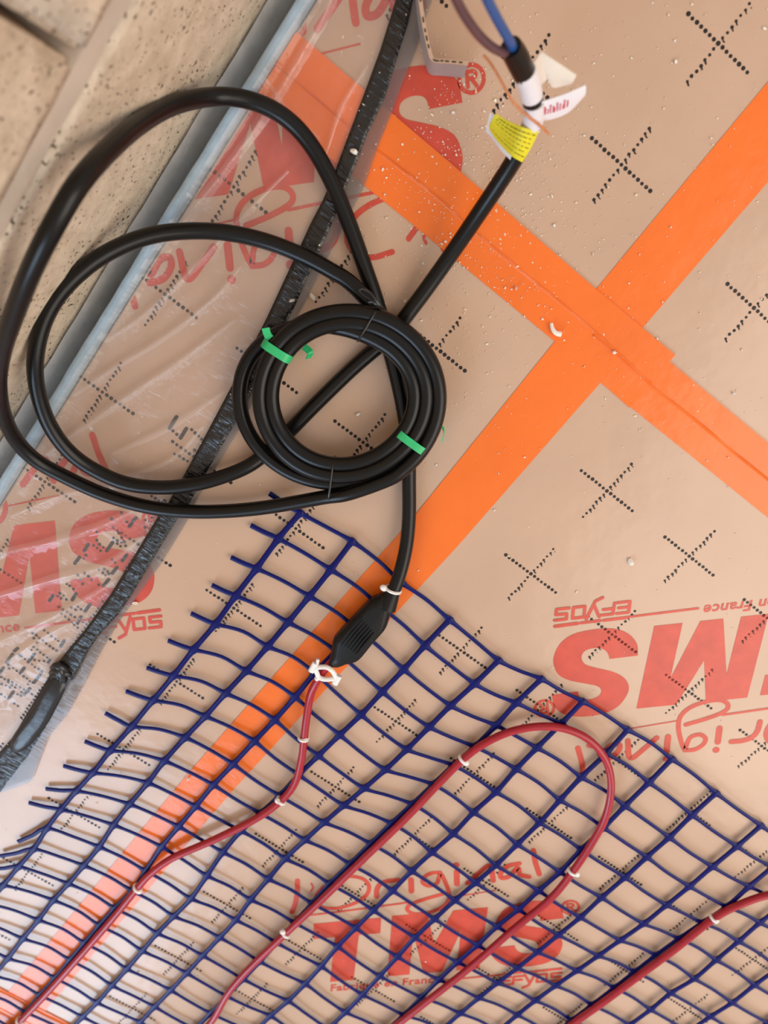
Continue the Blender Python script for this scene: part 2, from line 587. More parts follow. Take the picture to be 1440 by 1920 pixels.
def logo_big():
    b = bmesh.new()
    poly(b, [(-178, 65), (-174, 87), (-99, 87), (-103, 65), (-127, 65), (-143, -1), (-170, -1), (-154, 65)])
    poly(b, [(-104, 0), (-87, 88), (-48, 88), (-46, 42), (-20, 88), (18, 88), (0, 0), (-26, 0), (-14.5, 58),
             (-42, 0), (-63, 0), (-67, 60), (-79, 0)])
    S = [(98, 63), (96, 77), (86, 87), (70, 91), (50, 90), (35, 83), (26, 70), (25, 60), (30, 51), (40, 44), (55, 38),
         (65, 33), (68, 26), (66, 20), (60, 17), (52, 17), (46, 20), (43, 25), (42, 30)]
    S2 = [(15.5, 29.5), (16, 17), (24, 5), (38, -2), (58, -3), (76, 0), (88, 9), (94, 22), (94, 32), (90, 42), (80, 49),
          (66, 54), (55, 58), (51, 63), (53, 69), (60, 72), (68, 71.5), (72, 68), (73, 62)]
    f1 = [(p.x, p.y) for p in catmull([(x, y, 0) for x, y in S], 3)]
    f2 = [(p.x, p.y) for p in catmull([(x, y, 0) for x, y in S2], 3)]
    poly(b, f1 + f2)
    # registered mark
    ring = [(106 + 8.8 * math.cos(a), 77.5 + 8.8 * math.sin(a)) for a in [2 * math.pi * k / 28 for k in range(28)]]
    rows = []
    for k in range(28):
        a = 2 * math.pi * k / 28
        rows.append([b.verts.new((106 + r * math.cos(a), 77.5 + r * math.sin(a), ZI * 1000)) for r in (7.6, 10.5)])
    for k in range(28):
        r0, r1 = rows[k], rows[(k + 1) % 28]
        b.faces.new((r0[0], r0[1], r1[1], r1[0]))
    for st in ([(103, 72.5), (103, 82.5)], [(103, 82.3), (108.5, 82), (109, 78.5), (103.2, 77.6)], [(106, 77.5), (109.5, 72.5)]):
        stroke_poly(b, st, 2.5, 5)
    return b


def logo_script():
    b = bmesh.new()
    W = 5.6
    stroke_poly(b, [(-181, 149), (-184, 134), (-189, 118), (-195, 106)], W)
    stroke_poly(b, [(-167, 143), (-166, 138), (-169, 133)], 2.4)
    stroke_poly(b, [(-140, 146), (-124, 148), (-111, 143), (-106, 133), (-110, 121), (-124, 111), (-144, 106), (-160, 109),
                    (-166, 117), (-163, 128), (-154, 138)], 4.4)
    stroke_poly(b, [(-100, 117), (-98, 127), (-93, 134), (-84, 137), (-73, 137)], W)
    stroke_poly(b, [(-60, 136), (-61.5, 120)], W + .6)
    disc(b, -58.5, 145, 3.6, z=ZI * 1000, n=10)
    stroke_poly(b, [(-28, 142), (-38, 142), (-46, 137), (-48, 130), (-42, 125), (-33, 128), (-28, 140), (-24, 128), (-22, 114),
                    (-24, 102), (-33, 93), (-48, 88), (-62, 88), (-69, 94), (-66, 101), (-50, 107), (-29, 112)], 4.6)
    stroke_poly(b, [(-10.5, 141), (-12, 124)], W + .6)
    disc(b, -10, 150, 3.6, z=ZI * 1000, n=10)
    stroke_poly(b, [(-1, 124), (10, 134), (25, 145), (27, 124)], W)
    stroke_poly(b, [(56, 144), (44, 142), (36, 134), (36, 127), (44, 128), (54, 138), (56, 129), (65, 125)], W)
    stroke_poly(b, [(72, 160), (73, 144), (76, 127)], W)
    # underline swoosh
    stroke_poly(b, [(-193, 99.5), (-150, 100.5), (-64, 105)], 2.4)
    stroke_poly(b, [(-21, 106.5), (28, 110.5)], 1.3)
    return b


def logo_small():
    b = bmesh.new()
    stroke_poly(b, [(-40, -13.4), (46, -11.8)], 2.4)
    w = 3.0
    # square-cut maker's name with its split bar
    stroke_poly(b, [(26, -11.6), (46, -11.4)], w)
    stroke_poly(b, [(70, -11.2), (91, -10.6)], w + .5)
    stroke_poly(b, [(49, -11.6), (67, -11.3)], w)
    for st in ([(34, -17), (23, -17), (21.5, -28), (33, -28)], [(22, -22.5), (32, -22.5)],
               [(48, -17), (37.5, -17), (35.5, -28)], [(37, -22.5), (46, -22.5)],
               [(50, -15.5), (54, -27.5)], [(62, -14.5), (53, -32), (46, -35)],
               [(64, -17), (74.5, -17), (73, -28), (62.5, -28), (64, -17)],
               [(91, -17), (80, -17), (79.5, -22.3), (89.5, -22.5), (88.5, -28), (77, -28)]):
        for a, c in zip(st, st[1:]):
            stroke_poly(b, [a, c], w)
    cu = bpy.data.curves.new('made_in', 'FONT')
    cu.body = 'Fabriqu\u00e9 en France'
    cu.size = 14.5
    cu.shear = .2
    cu.offset = .35
    cu.space_character = 1.06
    to = bpy.data.objects.new('made_in', cu)
    COL.objects.link(to)
    bpy.context.view_layer.update()
    dg = bpy.context.evaluated_depsgraph_get()
    me = bpy.data.meshes.new_from_object(to.evaluated_get(dg))
    xs = [v.co.x for v in me.vertices]
    sc = 127.0 / (max(xs) - min(xs))
    for v in me.vertices:
        v.co = Vector((-172 + (v.co.x - min(xs)) * sc, -15.5 + v.co.y * min(1.0, sc * 1.05), ZI * 1000))
    b.from_mesh(me)
    bpy.data.objects.remove(to)
    return b


def place_print(maker, name, key, ox, oy, ang, parent, label=None):
    b = maker()
    mtx = Matrix.Translation((ox, oy, 0)) @ Matrix.Rotation(math.radians(ang), 4, 'Z') @ Matrix.Scale(.001, 4)
    bmesh.ops.transform(b, matrix=mtx, verts=b.verts)
    x0, x1, y0, y1, _ = PANELS[key]
    for co, no in (((x0 + .002, 0, 0), (-1, 0, 0)), ((x1 - .002, 0, 0), (1, 0, 0)), ((0, y0 + .002, 0), (0, -1, 0)), ((0, y1 - .002, 0), (0, 1, 0))):
        bmesh.ops.bisect_plane(b, geom=b.verts[:] + b.edges[:] + b.faces[:], plane_co=co, plane_no=no, clear_outer=True)
    if not b.faces:
        b.free()
        return None
    b.normal_update()
    for f in b.faces:
        if f.normal.z < 0: f.normal_flip()
    me = bpy.data.meshes.new(name)
    b.to_mesh(me)
    b.free()
    o = link(name, me, M['red_ink'], parent)
    if label: o['label'] = label
    return o


LOGOS = [('bottom', .2737, -.4998, 45.4), ('bottom', .1246, -.0696, -135), ('left', -.3197, -.3969, 45),
         ('left', -.4706, .0457, -135), ('top', -.3157, .0417, 45), ('bottom', .8737, -.4998, 45), ('bottom', .7246, -.0696, -135)]
for key, ox, oy, ang in LOGOS:
    r = place_print(logo_big, 'logo_print', key, ox, oy, ang, panel[key], 'printed red block letters TMS')
    par = r or panel[key]
    place_print(logo_script, 'script_print', key, ox, oy, ang, par, "printed red script l'Original")
    place_print(logo_small, 'small_print', key, ox, oy, ang, par, 'printed small red lettering Fabriqu\u00e9 en France and efyos')

# dot-matrix batch code beside the wall (dashes and dots as they stand under the film)
bm = bmesh.new()


def cpx(l, ox, oy, s):
    return [(x / s + ox, y / s + oy) for x, y in l]


DASH = []
DOTS = []
for ox, oy, s, da, do in (
    (0, 1100, 7.3875,
     [(740,115),(685,195),(1060,90),(1000,185),(1125,410),(1075,510),(890,745),(840,830),(480,930),(390,1045),(180,930),(90,1050),
      (250,850),(200,890),(340,1120),(280,1200),(50,1120),(0,1190),(560,1215),(470,1330),(420,1400),(340,1490),(190,1450),(120,1550)],
     [(615,605),(668,640),(718,685),(768,720),(810,750),(450,640),(505,672),(545,710),(595,745),(643,788),(692,822),(737,855),(785,885),
      (470,712),(513,775),(517,870),(557,910),(605,943),(655,980),(690,1020),(465,835),(435,875),(480,1015),(545,1025),(610,1030),(670,1045),
      (270,940),(300,965),(345,1000),(440,1075),(487,1113),(535,1140),(580,1175),(120,1080),(130,1130),(185,1125),(235,1165),(330,1240),
      (375,1270),(410,1310),(390,1350),(455,1330),(20,1250),(65,1280),(118,1320),(165,1360),(210,1395),(25,1345),(85,1365),(140,1395),
      (300,1460),(290,1510),(245,1490),(20,1490),(70,1525),(200,1615),(250,1652),(830,90),(800,130),(880,125),(848,160),(920,175),
      (990,288),(1080,275),(1050,320),(1125,310),(855,372),(905,415),(957,455),(1000,495),(1030,530),(1075,565),(1020,30)]),
    (120, 960, 7.2,
     [(330,430),(275,525),(665,400),(575,525),(215,605),(145,695),(850,575),(785,660),(720,740),(650,830),(610,905),(530,1000),
      (975,75),(930,120),(920,150),(880,195),(1215,55),(1155,135),(355,1240),(285,1340)],
     [(645,90),(780,10),(850,130),(1100,105),(1095,205),(440,265),(740,280),(445,380),(400,450),(480,435),(450,485),(530,475),(495,520),
      (670,350),(780,345),(720,385),(720,425),(775,410),(815,400),(765,460),(835,455),(300,580),(270,625),(650,640),(690,680),(470,780),
      (545,770),(590,800),(525,820),(560,850),(605,830),(280,825),(190,850),(330,865),(220,910),(375,910),(255,970),(40,970),(80,995),
      (130,1040),(470,980)]),
    (280, 760, 9.0,
     [(465,190),(340,390),(630,385),(525,555),(260,1610),(215,1670)],
     [(400,430),(465,490),(715,410),(775,468),(838,522),(885,570),(425,820),(510,855),(580,905),(645,940),(765,755),(40,1530),(100,1575),
      (160,1615)])):
    DASH += cpx(da, ox, oy, s)
    DOTS += cpx(do, ox, oy, s)
for u, v in DOTS:
    p = P(u, v)
    disc(bm, p.x, p.y, rnd.uniform(.0012, .0017), z=ZI + .0001)
for a, c in zip(DASH[::2], DASH[1::2]):
    pa, pc = P(*a), P(*c)
    d = (pc - pa).normalized()
    s = Vector((-d.y, d.x, 0)) * .0016
    e = d * .0012
    q = [pa - e + s * .6, pa + s, pc + s, pc + e + s * .6, pc + e - s * .6, pc - s, pa - s, pa - e - s * .6]
    bm.faces.new([bm.verts.new((x.x, x.y, ZI + .0001)) for x in q])
o = obj('batch_code_print', bm, M['black_ink'], panel['left'], False)
o['label'] = 'black dot-matrix batch code'

# ------------------------------------------------------------------ orange tape
ZT = 0.0004


def tape(name, rows, label, crease=None, z=ZT, ragged=0.0):
    """rows: list of (left edge point, right edge point) along the strip; crease = (offset 0..1, height)"""
    b = bmesh.new()
    ts = [k / 12 for k in range(13)]
    if crease:
        ts = sorted(set([round(t, 4) for t in ts] + [round(crease[0] - .10 + .20 * k / 30, 4) for k in range(31)]))
    n = len(ts) - 1
    grid = []
    L = []
    for (a, c), (d, e) in zip(rows, rows[1:]):
        steps = max(2, int(((Vector(d) - Vector(a)).length) / .006))
        for k in range(steps):
            t = k / steps
            L.append((Vector(a).lerp(Vector(d), t), Vector(c).lerp(Vector(e), t)))
    L.append((Vector(rows[-1][0]), Vector(rows[-1][1])))
    for li, (a, c) in enumerate(L):
        g = []
        for k in range(n + 1):
            t = ts[k]
            p = a.lerp(c, t)
            h = z + .00025 * max(0, noise.noise(Vector((p.x * 60, p.y * 60, z * 1000))))
            if crease:
                w = crease[0] + .035 * noise.noise(Vector((p.x * 14, p.y * 14, 3)))
                d = (t - w) * (a - c).length
                h += crease[1] * math.exp(-(d / .0007) ** 2) * (.8 + .6 * noise.noise(Vector((p.x * 60, p.y * 60, 1))))
                h += crease[1] * .45 * (1 / (1 + math.exp(-max(-.02, min(.02, d)) / .0006)))
            g.append((p.x, p.y, h))
        grid.append(g)
    top = [[b.verts.new(p) for p in g] for g in grid]
    bot = [[b.verts.new((g[0][0], g[0][1], .00025)), b.verts.new((g[-1][0], g[-1][1], .00025))] for g in grid]
    for i in range(len(grid) - 1):
        for k in range(n):
            b.faces.new((top[i][k], top[i][k + 1], top[i + 1][k + 1], top[i + 1][k]))
        b.faces.new((top[i][0], top[i + 1][0], bot[i + 1][0], bot[i][0]))
        b.faces.new((top[i][n], bot[i][1], bot[i + 1][1], top[i + 1][n]))
        b.faces.new((bot[i][0], bot[i + 1][0], bot[i + 1][1], bot[i][1]))
    for i in (0, -1):
        b.faces.new(top[i] + [bot[i][1], bot[i][0]])
    o = obj(name, b, M['tape'])
    tag(o, label, 'tape', 'orange joint tapes')
    return o


tape('joint_tape', [((-.1225, .068), (-.0722, .068)), ((-.1228, .30), (-.0732, .30)), ((-.1228, 1.05), (-.0732, 1.05))],
     'orange tape strip running from the tape crossing to the upper right edge', None)
tape('joint_tape', [((-.1268, -.90), (-.0780, -.90)), ((-.1274, -.48), (-.0800, -.47)), ((-.1180, -.12), (-.0697, -.12)),
                    ((-.1212, .0670), (-.0690, .066)), ((-.1222, .112), (-.0700, .112))],
     'orange tape strip running down under the blue mesh and the black connector', None, ZT + .00012)
tape('joint_tape', [((-.4150, .0650), (-.4150, .1177)), ((-.27, .0670), (-.27, .1185)), ((-.1215, .0677), (-.1225, .1180)), ((-.0355, .0650), (-.0367, .1193))],
     'orange tape strip dusted with crumbs, from the wall to past the tape crossing', (.50, .0015), ZT + .00024)
tape('joint_tape', [((-.1000, .0655), (-.1000, .1125)), ((-.0350, .0660), (-.0345, .1128)), ((.20, .0690), (.20, .1165)), ((1.0, .072), (1.0, .118))],
     'orange tape strip with a raised crease running off to the right edge', (.52, .0015), ZT + .00006)
tape('joint_tape', [((-.4150, -.925), (-.4150, -.868)), ((1.0, -.925), (1.0, -.868))],
     'orange cross tape in the lower left corner beyond the mesh', (.5, .0012), ZT + .0003)

# ------------------------------------------------------------------ perimeter foam strip with film apron
strip = tag(empty('perimeter_strip', (-.4215, 0, -.08)), 'blue-grey foam edge strip along the wall with clear film apron and black band', 'edge strip')
OFF = Vector((.4215, 0, .08))


def sp(name, b, m, smooth=True, label=None):
    bmesh.ops.translate(b, verts=b.verts, vec=OFF)
    o = obj(name, b, m, strip, smooth)
    if label: o['label'] = label
    return o


bm = bmesh.new()
prof = [(-.4246, -.079), (-.4248, .0), (-.4246, .0085), (-.4234, .0115), (-.4212, .0125), (-.4186, .0120), (-.4164, .0102), (-.4157, .0070), (-.4157, .0), (-.4158, -.079)]
ys = [-1.5 + .008 * k for k in range(int(2.0 / .008))]
rings = []
for y in ys:
    w = .0016 * noise.noise(Vector((0, y * 9, 1))) + .0006 * noise.noise(Vector((0, y * 45, 4)))
    zz = .0016 * noise.noise(Vector((0, y * 7, 9))) + .0006 * noise.noise(Vector((0, y * 60, 2)))
    rings.append([(x + (w if z > 0 else 0), y, z + (zz if z > .005 else 0)) for x, z in prof])
loft(bm, rings)
sp('foam_strip', bm, M['foam_blue'])

# edges of the band in floor coordinates
PXL = [(742,0),(713,93),(684,172),(652,257),(628,321),(605,376),(582,420),(499,598),(440,713),(387,813),(340,900),(313,947),(297,967),(250,1045),(207,1115),(160,1180),(125,1222),(105,1247)]
PXR = [(774,0),(765,44),(748,96),(722,181),(690,248),(669,303),(643,365),(622,420),(551,577),(437,800),(390,880),(353,947),(336,967),(292,1040),(250,1110),(222,1152),(185,1192),(165,1222),(140,1270),(124,1290)]
PXE = [(810,0),(795,42),(781,89),(766,129),(752,162),(739,200),(704,286),(684,347),(663,388),(600,510),(566,577),(443,813),(397,890),(363,947),(357,967),(300,1060),(252,1125),(222,1168),(192,1217),(158,1283),(125,1342),(90,1383),(72,1430),(58,1467)]
ZB = .0040


def ytab(px):
    t = sorted((P(u, v, ZB).y, P(u, v, ZB).x) for u, v in px)
    return t


TL, TR, TE = ytab(PXL), ytab(PXR), ytab(PXE)
TL = [(-1.2, -.312), (-.62, -.3035), (-.545, -.2985)] + TL + [(.6, TL[-1][1] - .06)]
TR = [(-1.2, -.285), (-.62, -.2795)] + TR + [(.6, TR[-1][1] - .06)]
TE = [(-1.2, -.275), (-.62, -.2685)] + TE + [(.6, TE[-1][1] - .06)]

FOLDS = [([(75, 862), (150, 805), (240, 742), (330, 682), (440, 600)], .0050, .0045), ([(140, 742), (210, 692), (300, 638), (400, 560), (450, 500)], .0040, .0040),
         ([(200, 640), (270, 590), (350, 515), (440, 420), (540, 320)], .0040, .0035), ([(640, -60), (622, 0), (565, 105), (480, 240), (375, 380), (300, 470)], .0055, .0040),
         ([(20, 968), (110, 930), (210, 905), (320, 862), (380, 800)], .0040, .0045), ([(-20, 1040), (100, 1014), (200, 980), (290, 935)], .0045, .0050),
         ([(-20, 1122), (100, 1085), (190, 1062), (270, 1005)], .0045, .0050), ([(-20, 1210), (60, 1175), (130, 1140), (215, 1090)], .0040, .0045),
         ([(0, 1250), (80, 1195), (150, 1160)], .0030, .004), ([(690, 120), (640, 200), (610, 290)], .0020, .0030),
         ([(500, 150), (545, 215), (600, 260)], .0018, .003), ([(210, 852), (320, 800), (420, 735)], .0022, .006)]
FSEG = []
for pts, h, w in FOLDS:
    cs = catmull([P(u, v, .004) for u, v in pts], 8)
    FSEG.append(([(p.x, p.y) for p in cs], h * .6, w * 1.15))


def fold_h(x, y):
    s = 0
    for cs, h, w in FSEG:
        if not (min(c[1] for c in cs) - .02 < y < max(c[1] for c in cs) + .02): continue
        best = 1e9
        bt = 0
        for i in range(len(cs) - 1):
            ax, ay = cs[i]; bx, by = cs[i + 1]
            dx, dy = bx - ax, by - ay
            t = max(0, min(1, ((x - ax) * dx + (y - ay) * dy) / (dx * dx + dy * dy + 1e-12)))
            d = (ax + dx * t - x) ** 2 + (ay + dy * t - y) ** 2
            if d < best: best, bt = d, (i + t) / (len(cs) - 1)
        s += h * math.exp(-best / (w * w * .45)) * (math.sin(math.pi * min(1, max(0, .12 + .80 * bt))) ** .7)
    return s


def crinkle(x, y):
    return .0007 * noise.noise(Vector((x * 70, y * 230, 0))) + .0006 * noise.noise(Vector((x * 160 + y * 60, y * 330, 5)))


bm = bmesh.new()
rows = []
y = -1.2
NC = 44
while y < .42:
    xr = interp(TL, y) + .002
    x0 = -.4175
    row = []
    for k in range(NC + 1):
        t = k / NC
        x = x0 + (xr - x0) * t
        d = x - x0
        z = .0031 + .0090 * math.exp(-(d / .0075) ** 1.4) + fold_h(x, y) * min(1, (1 - t) * 6) + max(0, .0007 + crinkle(x, y)) * min(1, (1 - t) * 8)
        z += .0016 * max(0, noise.noise(Vector((x * 22, y * 13, 2)))) * min(1, (1 - t) * 5)
        row.append(bm.verts.new((x, y, z)))
    rows.append(row)
    y += .0035
for a, c in zip(rows, rows[1:]):
    for k in range(NC):
        bm.faces.new((a[k], a[k + 1], c[k + 1], c[k]))
sp('film_apron', bm, M['film'], True, 'wrinkled clear plastic film apron')

# the larger folds lie over as doubled pleats of film
for (pts, h, w), wd in zip(FOLDS, (.0075, .006, .006, .0085, .006, .0085, .0085, .007, .005, .004, .004, .006)):
    cs_ = catmull([P(u, v, .006) for u, v in pts], 10)
    bm = bmesh.new()
    rows = []
    N_ = len(cs_)
    for i, p in enumerate(cs_):
        t = (cs_[min(N_ - 1, i + 1)] - cs_[max(0, i - 1)]).normalized()
        sd = Vector((-t.y, t.x, 0))
        ww = wd * (.25 + .75 * math.sin(math.pi * min(1, .08 + .86 * i / (N_ - 1)))) * (1 + .25 * noise.noise(Vector((i * .3, wd * 900, 0))))
        row = []
        for k in range(7):
            q = p + sd * ww * (k / 6 - .5)
            d0 = q.x + .4175
            z = .0031 + .0090 * math.exp(-(max(0, d0) / .0075) ** 1.4) + fold_h(q.x, q.y) + .0010 + .0005 * math.sin(math.pi * k / 6) + .0004 * noise.noise(q * 400)
            row.append(bm.verts.new((max(q.x, -.417), q.y, z)))
        rows.append(row)
    for a, c in zip(rows, rows[1:]):
        for k in range(6):
            bm.faces.new((a[k], a[k + 1], c[k + 1], c[k]))
    sp('film_pleat', bm, M['film_pleat'])

# black band: crinkled strap of real thickness lying on the film
YK = P(112, 1262, ZB).y      # twist in the band


def band(y0, y1, ta, tb, name, m, zbase=.0033, th=.0016, label=None, ribs=.0009):
    b = bmesh.new()
    rr = []
    y = y0
    n = 14
    while y <= y1 + 1e-6:
        xa, xb = interp(ta, y), interp(tb, y)
        ring = []
        top = []
        for k in range(n + 1):
            t = k / n
            x = xa + (xb - xa) * t
            e = min(1, 7 * min(t, 1 - t))
            z = zbase + th * (.35 + .65 * e) + ribs * e * (noise.noise(Vector((x * 60, (y - x * .25) * 340, 1))) + .6 * noise.noise(Vector((x * 130, (y - x * .3) * 620, 6))))
            top.append((x, y, z))
        rr.append(top + [(xb, y, zbase - .0006), (xa, y, zbase - .0006)])
        y += .0016
    loft(b, rr)
    return sp(name, b, m, True, label)


band(YK, .42, TL, TR, 'adhesive_band', M['band'], label='crinkled black adhesive band')
# clear border beyond the band
bm = bmesh.new()
rows = []
y = -1.2
while y < .42:
    xa, xb = interp(TR, y) - .002, interp(TE, y)
    rows.append([bm.verts.new((xa + (xb - xa) * k / 6, y, .0031 + .0006 * math.sin(math.pi * k / 6) + .0004 * noise.noise(Vector((k, y * 60, 0))))) for k in range(7)])
    y += .006
for a, c in zip(rows, rows[1:]):
    for k in range(6):
        bm.faces.new((a[k], a[k + 1], c[k + 1], c[k]))
sp('film_border', bm, M['film_edge'], True, 'clear grey film border beside the black band')

# twist: small gathered knot, then the band turned over as a smooth bulging pad, then band again
bm = bmesh.new()
for pts_ in ([(96, 1252, .0050), (106, 1248, .0085), (117, 1252, .0080), (128, 1262, .0050)], [(94, 1262, .0045), (104, 1256, .0080), (114, 1264, .0085), (122, 1280, .0050)],
             [(104, 1244, .0050), (112, 1254, .0090), (116, 1266, .0080), (114, 1280, .0050)], [(98, 1270, .0040), (108, 1264, .0070), (122, 1262, .0065), (134, 1268, .0045)]):
    sweep(bm, catmull(P3(pts_), 6), lambda t: .0016 + .0024 * math.sin(math.pi * t), 10)
sp('band_knot', bm, M['band_smooth'], True, 'gathered twist in the black band')
out = [(100, 1268), (113, 1272), (123, 1284), (117, 1305), (107, 1325), (95, 1348), (80, 1370), (64, 1390), (50, 1403), (34, 1411), (22, 1408), (18, 1394), (27, 1376), (42, 1354), (56, 1334), (70, 1310), (84, 1286)]
cen = P(72, 1340, .003)
ow = catmull([P(u, v, .003) for u, v in out], 3, True)
bm = bmesh.new()
loft(bm, [[(cen + (p - cen) * s) * 1.0 + Vector((0, 0, dz)) for p in ow] for s, dz in ((.96, -.0018), (1.0, .0006), (.94, .0028), (.80, .0046), (.55, .0056), (.2, .0060))])
sp('turned_band', bm, M['band_smooth'], True, 'smooth turned-over length of black band')
lowL = [(-1.2, P(-60, 1560, ZB).x - .03), (P(-4, 1418, ZB).y, P(-4, 1418, ZB).x), (P(25, 1390, ZB).y, P(25, 1390, ZB).x)]
TL2 = sorted([(P(u, v, ZB).y, P(u, v, ZB).x) for u, v in [(100, 1255), (55, 1330), (22, 1385), (0, 1410), (-40, 1460)]])
TR2 = sorted([(P(u, v, ZB).y, P(u, v, ZB).x) for u, v in [(126, 1284), (107, 1326), (82, 1372), (48, 1424), (28, 1450), (12, 1470), (-20, 1512)]])
TL2 = [(-1.2, TL2[0][1] - .008)] + TL2
TR2 = [(-1.2, TR2[0][1] - .008)] + TR2
band(-1.2, YK + .004, TL2, TR2, 'adhesive_band', M['band'], zbase=.0031, th=.0012, ribs=.0008)

# ------------------------------------------------------------------ blue mesh heating mat
LINES = {
 1: {0:(563,962),1:(522,1010),2:(481,1066),3:(442,1117),4:(404,1170),5:(363,1218),6:(325,1267),7:(287,1313),8:(247,1362),9:(207,1407),10:(174,1449),11:(143,1483),12:(114,1518),13:(88,1553),14:(63,1592),15:(35,1625),16:(6,1660)},
 2: {0:(660,1015),1:(620,1068),2:(580,1118),3:(540,1167),4:(502,1212),5:(462,1258),6:(423,1300),7:(385,1343),8:(347,1383),9:(308,1427),10:(277,1468),11:(243,1508),12:(213,1547),13:(186,1588),14:(157,1623),15:(128,1657),16:(100,1688),17:(72,1725),18:(43,1760),19:(15,1797)},
 3: {0:(753,1092),1:(713,1137),2:(671,1180),3:(630,1221),4:(590,1262),5:(553,1307),6:(515,1350),7:(477,1390),8:(437,1433),9:(400,1472),10:(367,1512),11:(335,1550),12:(303,1588),13:(273,1633),14:(247,1670),15:(215,1703),16:(186,1735),17:(158,1768),18:(131,1800),19:(103,1834),20:(74,1866),21:(48,1898)},
 4: {0:(843,1162),1:(797,1210),2:(757,1255),3:(717,1297),4:(677,1340),5:(637,1378),6:(597,1417),7:(560,1453),8:(524,1492),9:(488,1525),10:(452,1558),11:(418,1598),12:(388,1642),13:(358,1685),14:(326,1718),15:(295,1750),16:(267,1783),17:(238,1817),18:(210,1848),19:(182,1880),20:(155,1907)},
 5: {0:(935,1238),1:(890,1282),2:(845,1323),3:(805,1363),4:(763,1405),5:(723,1443),6:(683,1478),7:(645,1510),8:(608,1542),9:(572,1575),10:(535,1610),11:(503,1648),12:(470,1687),13:(442,1725),14:(412,1758),15:(380,1792),16:(350,1825),17:(320,1857),18:(290,1888),19:(263,1917)},
 6: {0:(1015,1273),1:(968,1318),2:(930,1360),3:(890,1400),4:(850,1435),5:(812,1471),6:(773,1508),7:(734,1544),8:(695,1582),9:(656,1620),10:(618,1657),11:(585,1694),12:(552,1730),13:(519,1768),14:(487,1803),15:(456,1836),16:(425,1868),17:(395,1900)},
 7: {0:(1093,1315),1:(1052,1357),2:(1007,1402),3:(968,1442),4:(930,1485),5:(888,1523),6:(850,1563),7:(810,1598),8:(772,1633),9:(736,1670),10:(700,1707),11:(667,1740),12:(633,1775),13:(602,1812),14:(572,1845),15:(540,1877),16:(507,1905)},
 8: {0:(1177,1368),1:(1137,1412),2:(1090,1457),3:(1050,1500),4:(1012,1542),5:(970,1583),6:(930,1622),7:(892,1655),8:(853,1688),9:(815,1723),10:(778,1758),11:(745,1794),12:(712,1830),13:(680,1865),14:(648,1898)},
 9: {0:(1260,1423),1:(1217,1467),2:(1172,1511),3:(1132,1552),4:(1090,1593),5:(1050,1635),6:(1010,1670),7:(972,1705),8:(932,1737),9:(895,1772),10:(858,1804),11:(823,1837),12:(790,1870),13:(757,1903)},
 10: {0:(1343,1487),1:(1298,1528),2:(1255,1570),3:(1213,1607),4:(1172,1645),5:(1128,1683),6:(1088,1720),7:(1047,1753),8:(1008,1785),9:(970,1815),10:(933,1843),11:(898,1871),12:(863,1900)},
 11: {0:(1427,1548),1:(1382,1587),2:(1336,1625),3:(1293,1662),4:(1250,1697),5:(1207,1732),6:(1163,1763),7:(1122,1792),8:(1082,1820),9:(1042,1848),10:(1004,1876),11:(970,1903)},
 12: {2:(1405,1662),3:(1362,1700),4:(1317,1730),5:(1273,1760),6:(1230,1791),7:(1190,1822),8:(1152,1852),9:(1110,1884)},
 13: {3:(1425,1730),4:(1385,1765),5:(1343,1800),6:(1302,1835),7:(1258,1862),8:(1220,1893)},
 14: {5:(1415,1847),6:(1373,1880),7:(1332,1906)},
}
NI, NJ = 19, 25


def zmesh(i, j):
    return .0052 + .0016 * noise.noise(Vector((i * .55, j * .45, 2))) + .0008 * noise.noise(Vector((i * 1.3, j * 1.1, 7)))


import numpy as np
basis = lambda i, j: [1, i, j, i * i, i * j, j * j, i * i * j, i * j * j, j ** 3]
rowsA, rx, ry = [], [], []
for i, d in LINES.items():
    for j, (u, v) in d.items():
        p = P(u, v, zmesh(i, j))
        rowsA.append(basis(i, j)); rx.append(p.x); ry.append(p.y)
fx = np.linalg.lstsq(np.array(rowsA, float), np.array(rx), rcond=None)[0]
fy = np.linalg.lstsq(np.array(rowsA, float), np.array(ry), rcond=None)[0]


def fit(i, j):
    b = np.array(basis(i, j), float)
    return Vector((float(b @ fx), float(b @ fy), 0))


lin = np.array([[1, r[1], r[2]] for r in rowsA], float)
gx = np.linalg.lstsq(lin, np.array(rx), rcond=None)[0]
gy = np.linalg.lstsq(lin, np.array(ry), rcond=None)[0]
STEP_I, STEP_J = Vector((gx[1], gy[1], 0)), Vector((gx[2], gy[2], 0))      # mean cell of the mesh
NODE = {}
for i in range(1, NI + 1):
    known = sorted(LINES.get(i, {}))
    for j in range(0, NJ + 1):
        z = zmesh(i, j)
        if j in known:
            NODE[i, j] = P(*LINES[i][j], z)
        else:
            NODE[i, j] = None
for i in range(1, NI + 1):
    known = sorted(LINES.get(i, {}))
    for j in range(0, NJ + 1):
        if NODE[i, j] is not None: continue
        f = fit(i, j)
        lo = [k for k in known if k < j]
        hi = [k for k in known if k > j]
        if lo and hi:
            a, b = lo[-1], hi[0]
            ea, eb = NODE[i, a] - fit(i, a), NODE[i, b] - fit(i, b)
            f = f + ea.lerp(eb, (j - a) / (b - a))
        elif lo:
            # go on with the last spacing of the line
            a = lo[-1]
            st = STEP_J
            f = NODE[i, a] + st * (j - a)
        elif hi:
            f = f + NODE[i, hi[0]] - fit(i, hi[0])
        f.z = zmesh(i, j)
        NODE[i, j] = f
for i in range(15, NI + 1):        # lines beyond the picture's edge repeat the last spacing
    for j in range(0, NJ + 1):
        p = NODE[14, j] + STEP_I * (i - 14)
        p.z = zmesh(i, j)
        NODE[i, j] = p

